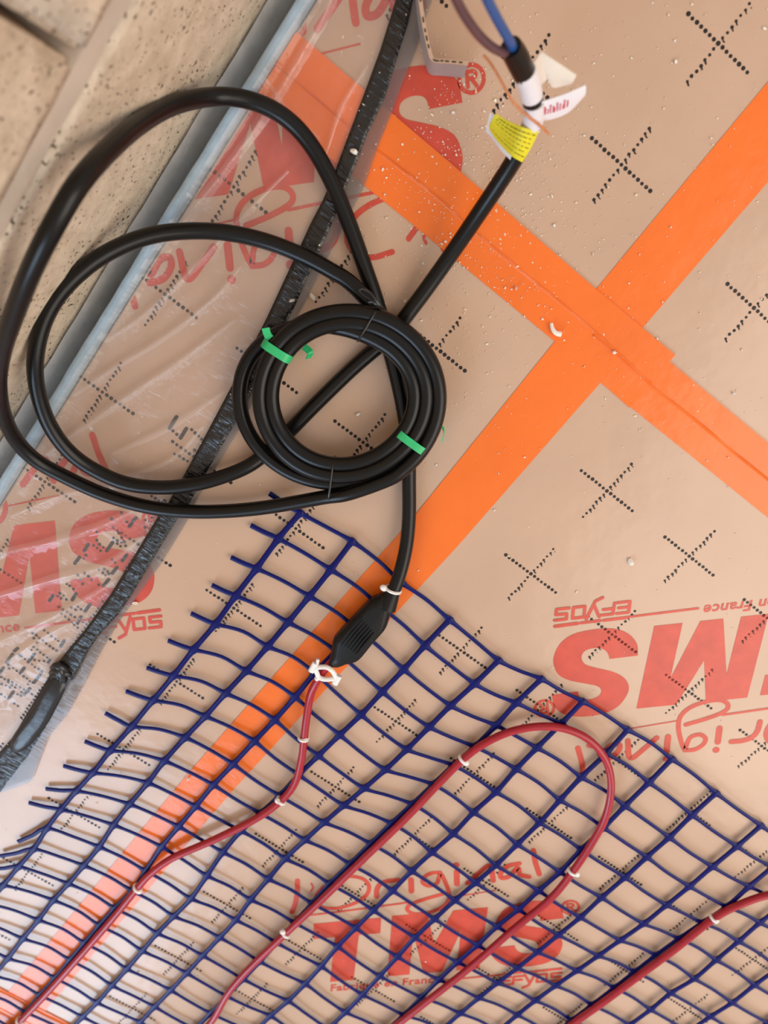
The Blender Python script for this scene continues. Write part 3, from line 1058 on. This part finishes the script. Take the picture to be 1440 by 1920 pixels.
mat_root = tag(empty('heating_mat', (.2, -.45, 0)), 'blue plastic heating mesh with red heating cable tied on, laid over the panels', 'heating mat')
MOFF = Vector((-.2, .45, 0))


def mp_(name, b, m, label=None, parent=None, smooth=True):
    bmesh.ops.translate(b, verts=b.verts, vec=MOFF)
    o = obj(name, b, m, parent or mat_root, smooth)
    if label: o['label'] = label
    return o


def strand(pts, w0, th, dw, lead, tail, name='strand'):
    """flat rib through its crossing points, wider at each crossing"""
    b = bmesh.new()
    ctrl = list(pts)
    n = 8
    cs = catmull(ctrl, n)
    rr = []
    N = len(cs)
    for i, p in enumerate(cs):
        t = (cs[min(N - 1, i + 1)] - cs[max(0, i - 1)])
        t.z *= 1
        t.normalize()
        side = t.cross(Vector((0, 0, 1))).normalized()
        up = side.cross(t)
        idx = i / n
        near = abs(idx - round(idx))
        isnode = lead <= round(idx) <= len(ctrl) - 1 - tail
        w = w0 + (dw * math.exp(-(near / .10) ** 2) if isnode else 0)
        h = th + (.0005 * math.exp(-(near / .12) ** 2) if isnode else 0)
        rr.append([p + side * (w / 2 * c) + up * (h / 2 * s) for c, s in
                   ((1, -.45), (1, .45), (.6, 1), (-.6, 1), (-1, .45), (-1, -.45), (-.6, -1), (.6, -1))])
    loft(b, rr)
    return mp_(name, b, M['mesh'])


for i in range(1, NI + 1):
    pts = [NODE[i, j] for j in range(0, NJ + 1)]
    e = (pts[0] - pts[1]) * .08
    strand([pts[0] + e] + pts, .0050, .0026, .0036, 1, 0)
TAILS = {0: (505, 925), 1: (470, 985), 2: (433, 1045), 3: (397, 1097), 4: (358, 1150), 5: (315, 1201), 6: (275, 1252), 7: (236, 1296), 8: (197, 1337), 9: (159, 1390),
         10: (119, 1436), 11: (86, 1479), 12: (54, 1505), 13: (34, 1578), 14: (0, 1605), 15: (-20, 1629), 16: (-45, 1655)}
for j in range(0, NJ + 1):
    pts = [NODE[i, j] for i in range(1, NI + 1)]
    if j in TAILS:
        tl = P(*TAILS[j], zmesh(0, j) * .7)
    else:
        tl = pts[0] + (pts[0] - pts[1]) * .55
    ext = []
    # the cross ribs sag a little between crossings
    for k, p in enumerate(pts):
        ext.append(p)
        if k < len(pts) - 1:
            q = pts[k + 1]
            m_ = (p + q) / 2
            d = (q - p).normalized()
            s = Vector((-d.y, d.x, 0))
            amp = .0017 * math.sin(k * 1.1 + j * .35) + (.0022 if (k < 2 and j > 3) else 0)
            ext.append(m_ + s * amp + Vector((0, 0, -.0006)))
    mid = (tl + pts[0]) / 2 + Vector((0, 0, .0008))
    ctrl = [tl, mid] + ext
    b = bmesh.new()
    n = 5
    cs = catmull(ctrl, n)
    rr = []
    N = len(cs)
    for i, p in enumerate(cs):
        t = (cs[min(N - 1, i + 1)] - cs[max(0, i - 1)]).normalized()
        side = t.cross(Vector((0, 0, 1))).normalized()
        up = side.cross(t)
        idx = i / n - 2
        near = abs(idx / 2 - round(idx / 2)) * 2
        node = idx > -.9
        w = (.0036 if idx > -.2 else .0046) + (.0034 * math.exp(-(near / .16) ** 2) if node else 0)
        h = .0019 + (.0008 * math.exp(-(near / .16) ** 2) if node else 0)
        rr.append([p + side * (w / 2 * c) + up * (h / 2 * s) for c, s in
                   ((1, -.45), (1, .45), (.6, 1), (-.6, 1), (-1, .45), (-1, -.45), (-.6, -1), (.6, -1))])
    loft(b, rr)
    mp_('strand', b, M['mesh'])

# red heating cable, one length snaking over the mesh
ZR = .0112
RR = .0038
hot = [(640, 1225, .018), (612, 1252, .0165), (594, 1278, .0150), (582, 1305, ZR), (575, 1345, ZR), (570, 1385, ZR), (565, 1425, ZR), (553, 1468, ZR), (528, 1500, ZR), (480, 1535, ZR), (400, 1575, ZR), (325, 1608, ZR),
       (285, 1636, ZR), (258, 1665, ZR), (215, 1718, ZR), (150, 1793, ZR), (90, 1860, ZR), (38, 1915, ZR), (-40, 1995, ZR), (-70, 2080, ZR), (20, 2140, ZR), (150, 2120, ZR), (260, 2045, ZR), (350, 1965, ZR),
       (397, 1915, ZR), (428, 1862, ZR), (468, 1815, ZR), (536, 1750, ZR), (600, 1690, ZR), (680, 1612, ZR), (760, 1535, ZR), (820, 1472, ZR), (868, 1424, ZR), (910, 1393, ZR), (960, 1371, ZR), (1015, 1362, ZR),
       (1065, 1368, ZR), (1108, 1390, ZR), (1137, 1428, ZR), (1146, 1475, ZR), (1136, 1530, ZR), (1110, 1580, ZR), (1072, 1637, ZR), (1030, 1687, ZR), (960, 1745, ZR), (880, 1815, ZR), (800, 1878, ZR), (740, 1925, ZR),
       (660, 1990, ZR), (620, 2060, ZR), (700, 2110, ZR), (820, 2100, ZR), (960, 2010, ZR), (1070, 1923, ZR), (1130, 1880, ZR), (1200, 1828, ZR), (1265, 1780, ZR), (1337, 1723, ZR), (1385, 1697, ZR), (1440, 1678, ZR), (1510, 1668, ZR), (1570, 1690, ZR), (1590, 1750, ZR)]
bm = bmesh.new()
hp = catmull([P(*p) for p in hot], 7)
sweep(bm, hp, RR, 12)
hc = mp_('heating_cable', bm, M['red_cable'], 'red heating cable')


def cable_tie(u, v, z, du, dv, r, head, parent, off):
    """small white tie: a band round the cable and a lump head"""
    b = bmesh.new()
    c = P(u, v, z)
    t = (P(u + du, v + dv, z) - c).normalized()
    s = t.cross(Vector((0, 0, 1))).normalized()
    ring = [c + (s * math.cos(a) + Vector((0, 0, 1)) * math.sin(a)) * (r + .0007) for a in [2 * math.pi * k / 16 for k in range(16)]]
    sweep(b, ring, .0015, 6, closed=True)
    h = c + s * head[0] * (r + .0008) + Vector((0, 0, r * .5)) + t * head[1] * .001
    bmesh.ops.create_icosphere(b, subdivisions=2, radius=.0031, matrix=Matrix.Translation(h) @ Matrix.Diagonal((1.2, 1.0, .8, 1)))
    bmesh.ops.translate(b, verts=b.verts, vec=off)
    return obj('cable_tie', b, M['white'], parent)


for u, v, du, dv, hd in ((569, 1384, -3, 20, (-.3, 0)), (527, 1501, -20, 20, (.6, 1)), (258, 1665, -20, 22, (-.6, 1)), (868, 1424, 20, -18, (.8, 0)), (536, 1750, 20, -18, (-1, 1)),
                         (1073, 1634, -18, 24, (-1, -.5)), (1338, 1722, 20, -16, (.4, 1)), (38, 1915, 20, -20, (.5, 0))):
    cable_tie(u, v, ZR, du, dv, RR, hd, hc, MOFF)

# ------------------------------------------------------------------ black supply cable with connector and bare ends
RC = .0062
cable_root = tag(empty('power_cable', P(640, 745, 0)), 'black supply cable wound in a coil, with connector and stripped wire ends', 'cable')
COFF = -P(640, 745, 0)


def cp(name, b, m, label=None, parent=None, smooth=True):
    bmesh.ops.translate(b, verts=b.verts, vec=COFF)
    o = obj(name, b, m, parent or cable_root, smooth)
    if label: o['label'] = label
    return o


path = []
# stripped end -> straight run -> under the coil
path += P3([(970, 111, .128), (982, 138, .118), (994, 168, .106), (999, 198, .094), (997, 228, .083), (986, 258, .071), (965, 298, .058), (935, 345, .045), (890, 412, .030), (835, 492, .017),
            (780, 568, .0100), (730, 630, .0068), (660, 692, .0064), (590, 760, .0064), (535, 816, .0064), (498, 850, .0066), (465, 874, .0105)])
# inner loop, over the film and up against the foam strip
path += P3([(420, 893, .0135), (365, 908, .0150), (300, 914, .0165), (235, 906, .0195), (175, 880, .024), (128, 845, .032), (92, 795, .042), (71, 735, .052), (66, 675, .060), (80, 608, .062), (112, 550, .060), (165, 498, .054),
            (225, 462, .046), (290, 440, .038), (360, 433, .030), (430, 437, .024), (500, 453, .020), (565, 478, .0185), (620, 507, .0180), (664, 537, .0185)])
# coil: clockwise turns.  EL(theta, inset) gives pixel on ring at that inset (cable widths)
ZL, ZU = .0190, .0297


def EL(th, o):
    a = math.radians(th)
    rx, ry = 179 - 22.5 * o, 167 - 21.5 * o
    bul = 1 + .012 * math.cos(3 * a + .6)
    return 642 + rx * math.cos(a) * bul, 746 + ry * math.sin(a) * bul


def smooth(t):
    t = max(0, min(1, t))
    return t * t * (3 - 2 * t)


start = -58
TURNS = 4.0
total = 360 * 3 + (72 - start)
st = 12
th = 0
while th <= total:
    # lanes: turn 0 low and loose, turn 1 inner, turn 2 middle, turn 3 outer
    lane = [(.35, ZL), (2.0, ZU), (1.0, ZU + .0006), (0.0, ZU), (0.0, ZU)]
    k = int(th // 360)
    f = (th % 360) / 360
    a, b = lane[min(k, 4)], lane[min(k + 1, 4)]
    s = smooth((f - .70) / .30)
    o = a[0] + (b[0] - a[0]) * s
    z = a[1] + (b[1] - a[1]) * s
    ang = start + th
    if k == 3:
        o -= .35 * smooth((f - .12) / .25)
    if k == 0:
        # loose on the left, where this turn bows out
        w = max(0, math.cos(math.radians(ang - 182))) ** 2
        o -= 1.05 * w
        z -= .004 * w
    path.append(P(*EL(ang, o), z))
    th += st
# leaves at the bottom -> outer loop, up the wall and back
path += P3([(655, 925, .0265), (610, 932, .0215), (560, 941, .0180), (500, 951, .0150), (430, 958, .0135), (350, 959, .0140), (270, 949, .0150), (190, 925, .016), (120, 893, .022), (66, 862, .031), (28, 822, .046), (4, 772, .070), (-4, 715, .098), (4, 655, .126), (25, 592, .150),
            (58, 508, .174), (100, 424, .186), (152, 338, .180), (215, 270, .142), (270, 226, .102), (328, 196, .066), (392, 182, .038), (450, 184, .028), (505, 202, .023), (552, 235, .0185), (592, 285, .0150), (626, 350, .0120), (655, 420, .0100), (683, 498, .0085), (706, 565, .0075),
            (725, 635, .0066), (742, 700, .0064), (757, 770, .0064), (766, 840, .0064), (767, 905, .0070), (767, 965, .0095), (763, 1015, .0120), (754, 1060, .0150), (742, 1098, .0170), (731, 1122, .0175)])
bm = bmesh.new()
cs = catmull(path, 6)
sweep(bm, cs, RC, 14)
jacket = cp('jacket', bm, M['cable'])

# connector: moulded hull lofted from its outline
co = [(950, 310), (1062, 362), (1058, 420), (1035, 520), (1003, 640), (962, 720), (845, 850), (725, 1000), (642, 1072), (520, 1102), (430, 1136), (340, 1112), (352, 1040), (376, 930), (402, 805), (560, 632), (742, 442), (832, 360), (900, 335)]
cpx_ = [(x / 6 + 560, y / 6 + 1060) for x, y in co]
cc = P(677, 1185, .017)
ring0 = [P(u, v, .017) for u, v in cpx_]
ring0 = catmull(ring0, 2, True)
bm = bmesh.new()
loft(bm, [[cc + (p - cc) * s + Vector((0, 0, dz)) for p in ring0] for s, dz in ((.80, -.0095), (.94, -.0070), (1.0, -.0015), (1.0, .0025), (.93, .0060), (.78, .0082), (.70, .0086))])
conn = cp('connector', bm, M['connector'], 'black moulded splice connector')
for k in range(7):
    a = P(560 + (455 + 32 * k) / 6, 1060 + (870 + 22 * k) / 6, .0262)
    c = P(560 + (690 + 26 * k) / 6, 1060 + (590 + 28 * k) / 6, .0262)
    bm = bmesh.new()
    sweep(bm, [a, a.lerp(c, .5) + Vector((0, 0, .0004)), c], lambda t: .0004 + .0006 * math.sin(math.pi * t), 6)
    cp('grip_rib', bm, M['connector'], parent=conn).parent = conn
for (x0, y0), (x1, y1) in (((925, 560), (985, 585)), ((912, 628), (970, 650))):
    bm = bmesh.new()
    a, c = P(560 + x0 / 6, 1060 + y0 / 6, .0250), P(560 + x1 / 6, 1060 + y1 / 6, .0232)
    sweep(bm, [a, c], .0010, 6)
    cp('slot', bm, M['tie_black'], parent=conn)
# strain boot
bm = bmesh.new()
sweep(bm, P3([(737, 1108, .0170), (731, 1122, .0172), (724, 1138, .0172)]), lambda t: .0066 + .0030 * t, 14)
cp('boot', bm, M['connector'], parent=conn)
# white tie at the boot
cable_tie(737, 1105, .0170, -8, 22, RC, (1.25, 0), cable_root, COFF)

# stripped end: heat-shrink, sleeves, wires
bm = bmesh.new()
sweep(bm, P3([(957, 88, .138), (964, 99, .133), (971, 112, .128), (983, 138, .118)]), lambda t: .0064 + .0006 * math.sin(2.5 * t), 14)
cp('heat_shrink', bm, M['cable'])
for a, b_, nm in ((((983, 134, .1196)), ((997, 180, .1010)), 'sleeve'), (((1000, 191, .0968)), ((998, 232, .0815)), 'sleeve')):
    bm = bmesh.new()
    pa, pb = P(*a), P(*b_)
    mid = P((a[0] + b_[0]) / 2 + 2, (a[1] + b_[1]) / 2, (a[2] + b_[2]) / 2)
    sweep(bm, catmull([pa, mid, pb], 5), .0069, 16)
    cp(nm, bm, M['label_white'], 'white label sleeve')
for nm, pts, r, m, lab in (
        ('wire', [(966, 103, .131), (963, 92, .137), (953, 72, .148), (938, 46, .160), (922, 16, .173), (908, -16, .186), (896, -60, .20), (880, -130, .215)], .0028, 'blue_wire', 'blue insulated wire'),
        ('wire', [(968, 110, .130), (958, 104, .134), (943, 99, .139), (922, 88, .147), (900, 68, .156), (880, 42, .166), (862, 12, .176), (846, -24, .188), (826, -80, .20)], .0026, 'brown_wire', 'brown insulated wire'),
        ('wire', [(907, 104, .118), (916, 114, .116), (928, 132, .113), (944, 160, .109), (960, 188, .104), (976, 206, .0995), (992, 220, .0965), (1006, 230, .0930), (1018, 240, .088), (1029, 251, .083)], .00085, 'copper', 'bare copper earth strand')):
    bm = bmesh.new()
    sweep(bm, catmull(P3(pts), 6), r, 10)
    cp(nm, bm, M[m], lab)


def flag(name, outline, m, thick, label, parent=None, sub=3):
    """paper flag: outline of (px, py, z), curved, with real thickness"""
    b = bmesh.new()
    cs_ = [P(*p) for p in outline]
    n = len(cs_)
    nrm = Vector((0, 0, 0))
    for i in range(n):
        nrm += cs_[i].cross(cs_[(i + 1) % n])
    nrm.normalize()
    lo = [b.verts.new(p - nrm * thick / 2) for p in cs_]
    hi = [b.verts.new(p + nrm * thick / 2) for p in cs_]
    f1 = b.faces.new(lo[::-1])
    f2 = b.faces.new(hi)
    for i in range(n):
        j = (i + 1) % n
        b.faces.new((lo[i], lo[j], hi[j], hi[i]))
    bmesh.ops.triangulate(b, faces=[f1, f2])
    return cp(name, b, m, label, parent, False)


def sheet(name, edgeA, edgeB, m, thick, label, rows_=10, parent=None, bow=0.0):
    """paper flag between two edge curves (lists of (px,py,z)), slightly bowed"""
    A = catmull([P(*p) for p in edgeA], 6)
    B = catmull([P(*p) for p in edgeB], 6)
    n = min(len(A), len(B))
    b = bmesh.new()
    lay = []
    for sgn in (-1, 1):
        g = []
        for i in range(n):
            r = []
            for k in range(rows_ + 1):
                t = k / rows_
                p = A[i].lerp(B[i], t)
                d = (B[i] - A[i])
                tt = A[min(n - 1, i + 1)] - A[max(0, i - 1)]
                nn = d.cross(tt).normalized()
                if nn.z < 0: nn = -nn
                r.append(b.verts.new(p + nn * (sgn * thick / 2 + bow * math.sin(math.pi * t))))
            g.append(r)
        lay.append(g)
    for g in lay:
        for i in range(n - 1):
            for k in range(rows_):
                b.faces.new((g[i][k], g[i][k + 1], g[i + 1][k + 1], g[i + 1][k]))
    lo, hi = lay
    rim = [(0, k) for k in range(rows_ + 1)] + [(i, rows_) for i in range(1, n)] + [(n - 1, k) for k in range(rows_ - 1, -1, -1)] + [(i, 0) for i in range(n - 2, 0, -1)]
    for (a, c), (d, e) in zip(rim, rim[1:] + rim[:1]):
        b.faces.new((lo[a][c], lo[d][e], hi[d][e], hi[a][c]))
    return cp(name, b, m, label, parent)


# yellow flag label: upper edge and lower edge from the tip (left) to the cable (right)
yA = [(929, 213, .078), (944, 222, .079), (962, 231, .083), (985, 240, .0885), (1010, 246, .0840)]
yB = [(915, 238, .063), (928, 258, .064), (945, 278, .0675), (962, 294, .0710), (979, 304, .0675)]
ylab = sheet('warning_label', yA, yB, M['yellow'], .0005, 'yellow flag label with rows of small black print', bow=.001)
wA = [(919, 211, .0745), (934, 222, .0745), (952, 233, .075), (975, 243, .076)]
wB = [(911, 247, .0590), (922, 258, .0590), (938, 280, .061), (957, 300, .0635)]
sheet('label_backing', wA, wB, M['label_white'], .0004, 'white backing of the yellow label', bow=.0005)
# unreadable rows of small print on the yellow label
A_ = catmull([P(*p) for p in yA], 12)
B_ = catmull([P(*p) for p in yB], 12)
bm = bmesh.new()
for row in range(6):
    t = .16 + .14 * row
    i = 4 + (2 if row == 0 else 0)
    while i < len(A_) - 4:
        ln = rnd.choice((2, 3, 4))
        p0 = A_[i].lerp(B_[i], t)
        p1 = A_[min(len(A_) - 2, i + ln)].lerp(B_[min(len(B_) - 2, i + ln)], t)
        up = Vector((0, 0, .0012 + .001 * math.sin(math.pi * t)))
        sweep(bm, [p0 + up, p1 + up], .00022, 5)
        i += ln + rnd.choice((1, 1, 2))
cp('label_print', bm, M['black_ink'], parent=ylab)

# white label with red print and the cream tail above it
rA = [(1004, 194, .1000), (1030, 186, .0995), (1062, 175, .0985), (1098, 159, .0970)]
rB = [(1006, 228, .0860), (1035, 223, .0855), (1066, 210, .0860), (1096, 180, .0890)]
rlab = sheet('name_label', rA, rB, M['label_white'], .0005, 'white flag label with blurred red lettering', bow=.001)
bm = bmesh.new()
A_ = catmull([P(*p) for p in rA], 12)
B_ = catmull([P(*p) for p in rB], 12)
for k in range(11):
    i = 6 + int(k * 1.75)
    lo_, hi_ = A_[i].lerp(B_[i], .68), A_[min(i + 1, len(A_) - 1)].lerp(B_[min(i + 1, len(B_) - 1)], .30 + .08 * (k % 3))
    up = Vector((0, 0, .0016))
    sweep(bm, [lo_ + up, hi_ + up], .00065, 5)
    if k % 2 == 0:
        q = A_[i + 1].lerp(B_[i + 1], .5)
        sweep(bm, [lo_ + up, q + up], .0006, 5)
cp('label_print', bm, M['pink_ink'], parent=rlab)
tA = [(990, 134, .117), (1003, 108, .1195), (1015, 97, .1205), (1045, 116, .1185), (1078, 138, .1165)]
tB = [(999, 166, .1065), (1010, 156, .1085), (1024, 150, .1095), (1040, 164, .1080), (1072, 157, .1110)]
sheet('blank_label', [(1014, 96, .1205), (1035, 110, .1195), (1056, 124, .118), (1081, 141, .116)],
      [(1026, 146, .109), (1036, 163, .1065), (1054, 161, .1075), (1071, 157, .1090)], M['label_cream'], .0008, 'cream blank label tail', bow=.0015)
sheet('blank_label', [(986, 136, .119), (1000, 117, .1205), (1014, 97, .1205)], [(1000, 172, .1055), (1013, 160, .1075), (1027, 147, .1090)],
      mat('haze_label', (.78, .68, .60), .5, .4, .03, 60), .0008, None, bow=.001)

# green plastic ties round the coil
PXM = Vector((0, 0, 1))


def tie_loop(th, o_in, o_out, zlo, zhi, width, thick, name, m, root, n=26, wire=False, tilt=0.0):
    """closed loop round the bundle of turns at angle th on the ring"""
    a = P(*EL(th - tilt, o_in), (zlo + zhi) / 2)
    c = P(*EL(th + tilt, o_out), (zlo + zhi) / 2)
    mid = (a + c) / 2
    ax = (c - a)
    half = ax.length / 2
    ax.normalize()
    tang = ax.cross(PXM).normalized()
    hz = (zhi - zlo) / 2
    pts = []
    for k in range(n):
        q = 2 * math.pi * k / n
        cx, sx = math.cos(q), math.sin(q)
        e = .55
        pts.append(mid + ax * half * math.copysign(abs(cx) ** e, cx) + PXM * hz * math.copysign(abs(sx) ** e, sx))
    b = bmesh.new()
    if wire:
        sweep(b, pts, width, 8, closed=True)
    else:
        N = len(pts)
        rws = []
        for i, p in enumerate(pts):
            t = (pts[(i + 1) % N] - pts[i - 1]).normalized()
            nn = t.cross(tang).normalized()
            rws.append([b.verts.new(p + tang * (sx * width / 2) + nn * (sz * thick / 2)) for sx, sz in ((-1, -1), (1, -1), (1, 1), (-1, 1))])
        for i in range(N):
            r0, r1 = rws[i], rws[(i + 1) % N]
            for k in range(4):
                b.faces.new((r0[k], r0[(k + 1) % 4], r1[(k + 1) % 4], r1[k]))
    bmesh.ops.translate(b, verts=b.verts, vec=-root.location)
    return obj(name, b, m, root)


g1 = tag(empty('twist_tie', P(524, 655, .012)), 'green plastic tie round the coil on the side of the black band', 'tie', 'ties round the cable coil')
tie_loop(219, 2.55, -.25, .0120, .0372, .0068, .0007, 'loop', M['green'], g1, tilt=-1)
bm = bmesh.new()
ribbon(bm, catmull(P3([(507, 634, .0330), (503, 630, .034), (500, 623, .0345), (498, 615, .0350)]), 4), .0060, .0007, P(520, 600, .035) - P(500, 610, .035))
bmesh.ops.translate(bm, verts=bm.verts, vec=-g1.location)
obj('tail', bm, M['green'], g1)
bm = bmesh.new()
ribbon(bm, catmull(P3([(570, 650, .0130), (577, 656, .0135), (582, 662, .0140), (578, 672, .0115)]), 4), .0058, .0007, P(590, 650, .013) - P(575, 660, .016))
bmesh.ops.translate(bm, verts=bm.verts, vec=-g1.location)
obj('tail', bm, M['green'], g1)
g2 = tag(empty('twist_tie', P(776, 830, .012)), 'green plastic tie round the coil on the side of the orange tape', 'tie', 'ties round the cable coil')
tie_loop(33, 2.6, -.5, .0120, .0372, .0064, .0007, 'loop', M['green'], g2, tilt=1)
bm = bmesh.new()
ribbon(bm, catmull(P3([(815, 808, .0220), (822, 803, .0230), (829, 801, .0230), (832, 812, .0200), (829, 828, .0165)]), 4), lambda t: .0052 - .0025 * t, .0007, P(822, 790, .03) - P(822, 806, .018))
bmesh.ops.translate(bm, verts=bm.verts, vec=-g2.location)
obj('tail', bm, M['green'], g2)
w1 = tag(empty('wire_tie', P(693, 600, .012)), 'thin black wire tie twisted round the coil where both loops meet', 'tie', 'ties round the cable coil')
tie_loop(-73, 2.55, -.6, .0115, .0372, .0009, .0009, 'loop', M['tie_black'], w1, wire=True, tilt=3)
bm = bmesh.new()
sweep(bm, catmull(P3([(716, 577, .0300), (712, 572, .0330), (704, 561, .0340), (694, 549, .0330), (682, 542, .0320), (674, 544, .0310), (679, 551, .0310), (692, 560, .0315), (703, 569, .0315), (712, 578, .0300)]), 5), .0010, 8)
sweep(bm, catmull(P3([(714, 576, .031), (706, 570, .0335), (699, 566, .0330), (692, 566, .0320)]), 5), .0013, 8)
bmesh.ops.translate(bm, verts=bm.verts, vec=-w1.location)
obj('twisted_end', bm, M['tie_black'], w1)
w2 = tag(empty('wire_tie', P(620, 905, .012)), 'thin black wire tie round the coil on the side of the blue mesh', 'tie', 'ties round the cable coil')
tie_loop(97, 2.55, -.9, .0115, .0372, .0009, .0009, 'loop', M['tie_black'], w2, wire=True)
bm = bmesh.new()
sweep(bm, catmull(P3([(607, 936, .0150), (622, 940, .0140), (634, 938, .0140), (637, 932, .0150), (629, 930, .0160), (622, 933, .0160)]), 5), .0009, 8)
bmesh.ops.translate(bm, verts=bm.verts, vec=-w2.location)
obj('twisted_end', bm, M['tie_black'], w2)

# white cable clip where the red cable enters the connector
ZC = .0220
clip = tag(empty('cable_clip', P(609, 1258, .012)), 'white plastic cable clip at the mouth of the black connector', 'clip')


def q6(x, y, z=ZC):
    return P(560 + x / 6, 1060 + y / 6, z)


def clip_part(name, b):
    bmesh.ops.translate(b, verts=b.verts, vec=-clip.location)
    return obj(name, b, M['white'], clip)


bm = bmesh.new()
sweep(bm, catmull([q6(190, 1150), q6(240, 1145), q6(310, 1145, ZC + .001), (q6(370, 1180, ZC + .001)), q6(405, 1230), q6(425, 1275)], 5), .0023, 8)
clip_part('arch', bm)
bm = bmesh.new()
sweep(bm, catmull([q6(185, 1165), q6(205, 1210), q6(225, 1255), q6(280, 1280), q6(345, 1280), q6(400, 1270)], 5), .0023, 8)
clip_part('arch', bm)
bm = bmesh.new()
sweep(bm, [q6(190, 1100), q6(140, 1195)], .0031, 8, flat=.8)
sweep(bm, [q6(205, 1115), q6(218, 1055)], .0016, 8)
clip_part('foot', bm)
bm = bmesh.new()
sweep(bm, [q6(455, 1240), q6(405, 1335)], .0031, 8, flat=.8)
clip_part('foot', bm)
bm = bmesh.new()
bmesh.ops.create_icosphere(bm, subdivisions=2, radius=.0026, matrix=Matrix.Translation(q6(207, 1272)))
clip_part('nub', bm)

# ------------------------------------------------------------------ grey strip offcut standing on its edge
bm = bmesh.new()
base = [(869, 143), (850, 141), (826, 139), (811, 138), (804, 132), (800, 118), (794, 92), (788, 58), (783, 20), (778, -30), (770, -90)]
bp_ = catmull([P(u, v, .0012) for u, v in base], 4)
hgt = .0300
lean = Vector((-.02, .06, 1)).normalized()
ribbon(bm, [p + lean * (hgt / 2) for p in bp_], hgt, .0022, lean)
offc = tag(obj('strip_offcut', bm, M['grey_strip'], smooth=False), 'grey bent strip offcut standing on edge beside the registered mark', 'offcut')
bm = bmesh.new()
ribbon(bm, [p + lean * (hgt + .0003) for p in bp_], .0006, .0026, lean)
o = obj('printed_edge', bm, M['film_tan'], offc, False)
bm = bmesh.new()
for k in range(3, len(bp_) - 6, 2):
    if rnd.random() < .62:
        p = bp_[k] + lean * (hgt + .0007)
        d = (bp_[k + 1] - bp_[k]).normalized()
        sweep(bm, [p - d * .0014, p + d * rnd.uniform(.0006, .0020)], .0005, 5)
obj('printed_marks', bm, M['black_ink'], offc)


# ------------------------------------------------------------------ crumbs
def crumb(b, c, r, rg, mi=0):
    s = Matrix.Translation(c) @ Matrix.Rotation(rg.uniform(0, 6.28), 4, (rg.random(), rg.random(), 1)) @ Matrix.Diagonal((r * rg.uniform(.7, 1.7), r * rg.uniform(.6, 1.1), r * rg.uniform(.4, .8), 1))
    ret = bmesh.ops.create_icosphere(b, subdivisions=1, radius=1.0, matrix=s)
    for f in {f for v in ret['verts'] for f in v.link_faces}:
        f.material_index = mi
    for v in ret['verts']:
        v.co += Vector((rg.uniform(-1, 1), rg.uniform(-1, 1), rg.uniform(-1, 1))) * r * .22


rg = random.Random(11)
bm = bmesh.new()
cnt = 0
while cnt < 2300:
    kind = rg.random()
    if kind < .58:
        u, v = rg.gauss(880, 130), rg.gauss(350, 170)
    elif kind < .80:
        u, v = rg.uniform(640, 1440), rg.uniform(0, 900)
    else:
        u, v = rg.uniform(0, 1440), rg.uniform(0, 1900)
    if not (-40 < u < 1480 and -40 < v < 1960): continue
    zt = .0022
    p = P(u, v, 0)
    if p.x < -.31 and rg.random() < .75: continue
    on_tape = (-.13 < p.x < -.07) or (.065 < p.y < .12)
    z0 = .0009 if on_tape else .0002
    if p.x < interp(TE, p.y):
        z0 = .0054 if p.x > interp(TL, p.y) - .004 else .0055
        if p.x < -.405: continue
    r = min(.0016, rg.lognormvariate(-7.9, .5))
    crumb(bm, P(u, v, z0 + r * .4), r, rg, 0 if rg.random() < .65 else 1)
    cnt += 1
tag(obj('crumbs', bm, [M['crumb'], M['crumb_white']], smooth=False), 'scattered fine tan and white crumbs of foam over panels and tape', 'debris', kind='stuff')

for u, v, z, r, lab in ((1182, 1053, .001, .0024, 'white crumb lying alone on the bare panel beside the mesh'),
                        (672, 776, .001, .0022, 'pale round crumb on the panel inside the cable coil'),
                        (664, 284, .0060, .0032, 'white flake stuck on the black band'),
                        (548, 563, .0060, .0022, 'small white crumb on the black band next to the coil'),
                        (586, 556, .0040, .0026, 'white crumb at the film border just above the coil'),
                        (1152, 660, .0022, .0020, 'white crumb near the tape crossing centre'),
                        (1375, 737, .001, .0020, 'white crumb on the right hand panel'),
                        (968, 540, .0022, .0022, 'white crumb on the tape edge under the long crease'),
                        (353, 1460, .0022, .0022, 'white crumb on orange tape between mesh ribs'),
                        (253, 1130, .001, .0022, 'white crumb beside the small red maker name')):
    bm = bmesh.new()
    crumb(bm, Vector((0, 0, r * .4)), r, rg)
    o = obj('foam_crumb', bm, M['crumb_white'], smooth=False)
    o.location = P(u, v, z)
    tag(o, lab, 'crumb', 'larger foam crumbs')
bm = bmesh.new()
sweep(bm, catmull(P3([(1034, 606, .0035), (1036, 616, .0042), (1042, 624, .0045), (1052, 627, .0036)]), 5), lambda t: .0012 + .0010 * t, 8, flat=.6)
tag(obj('foam_shaving', bm, M['crumb_white']), 'white curled shaving on the tape left of the crossing', 'shaving')
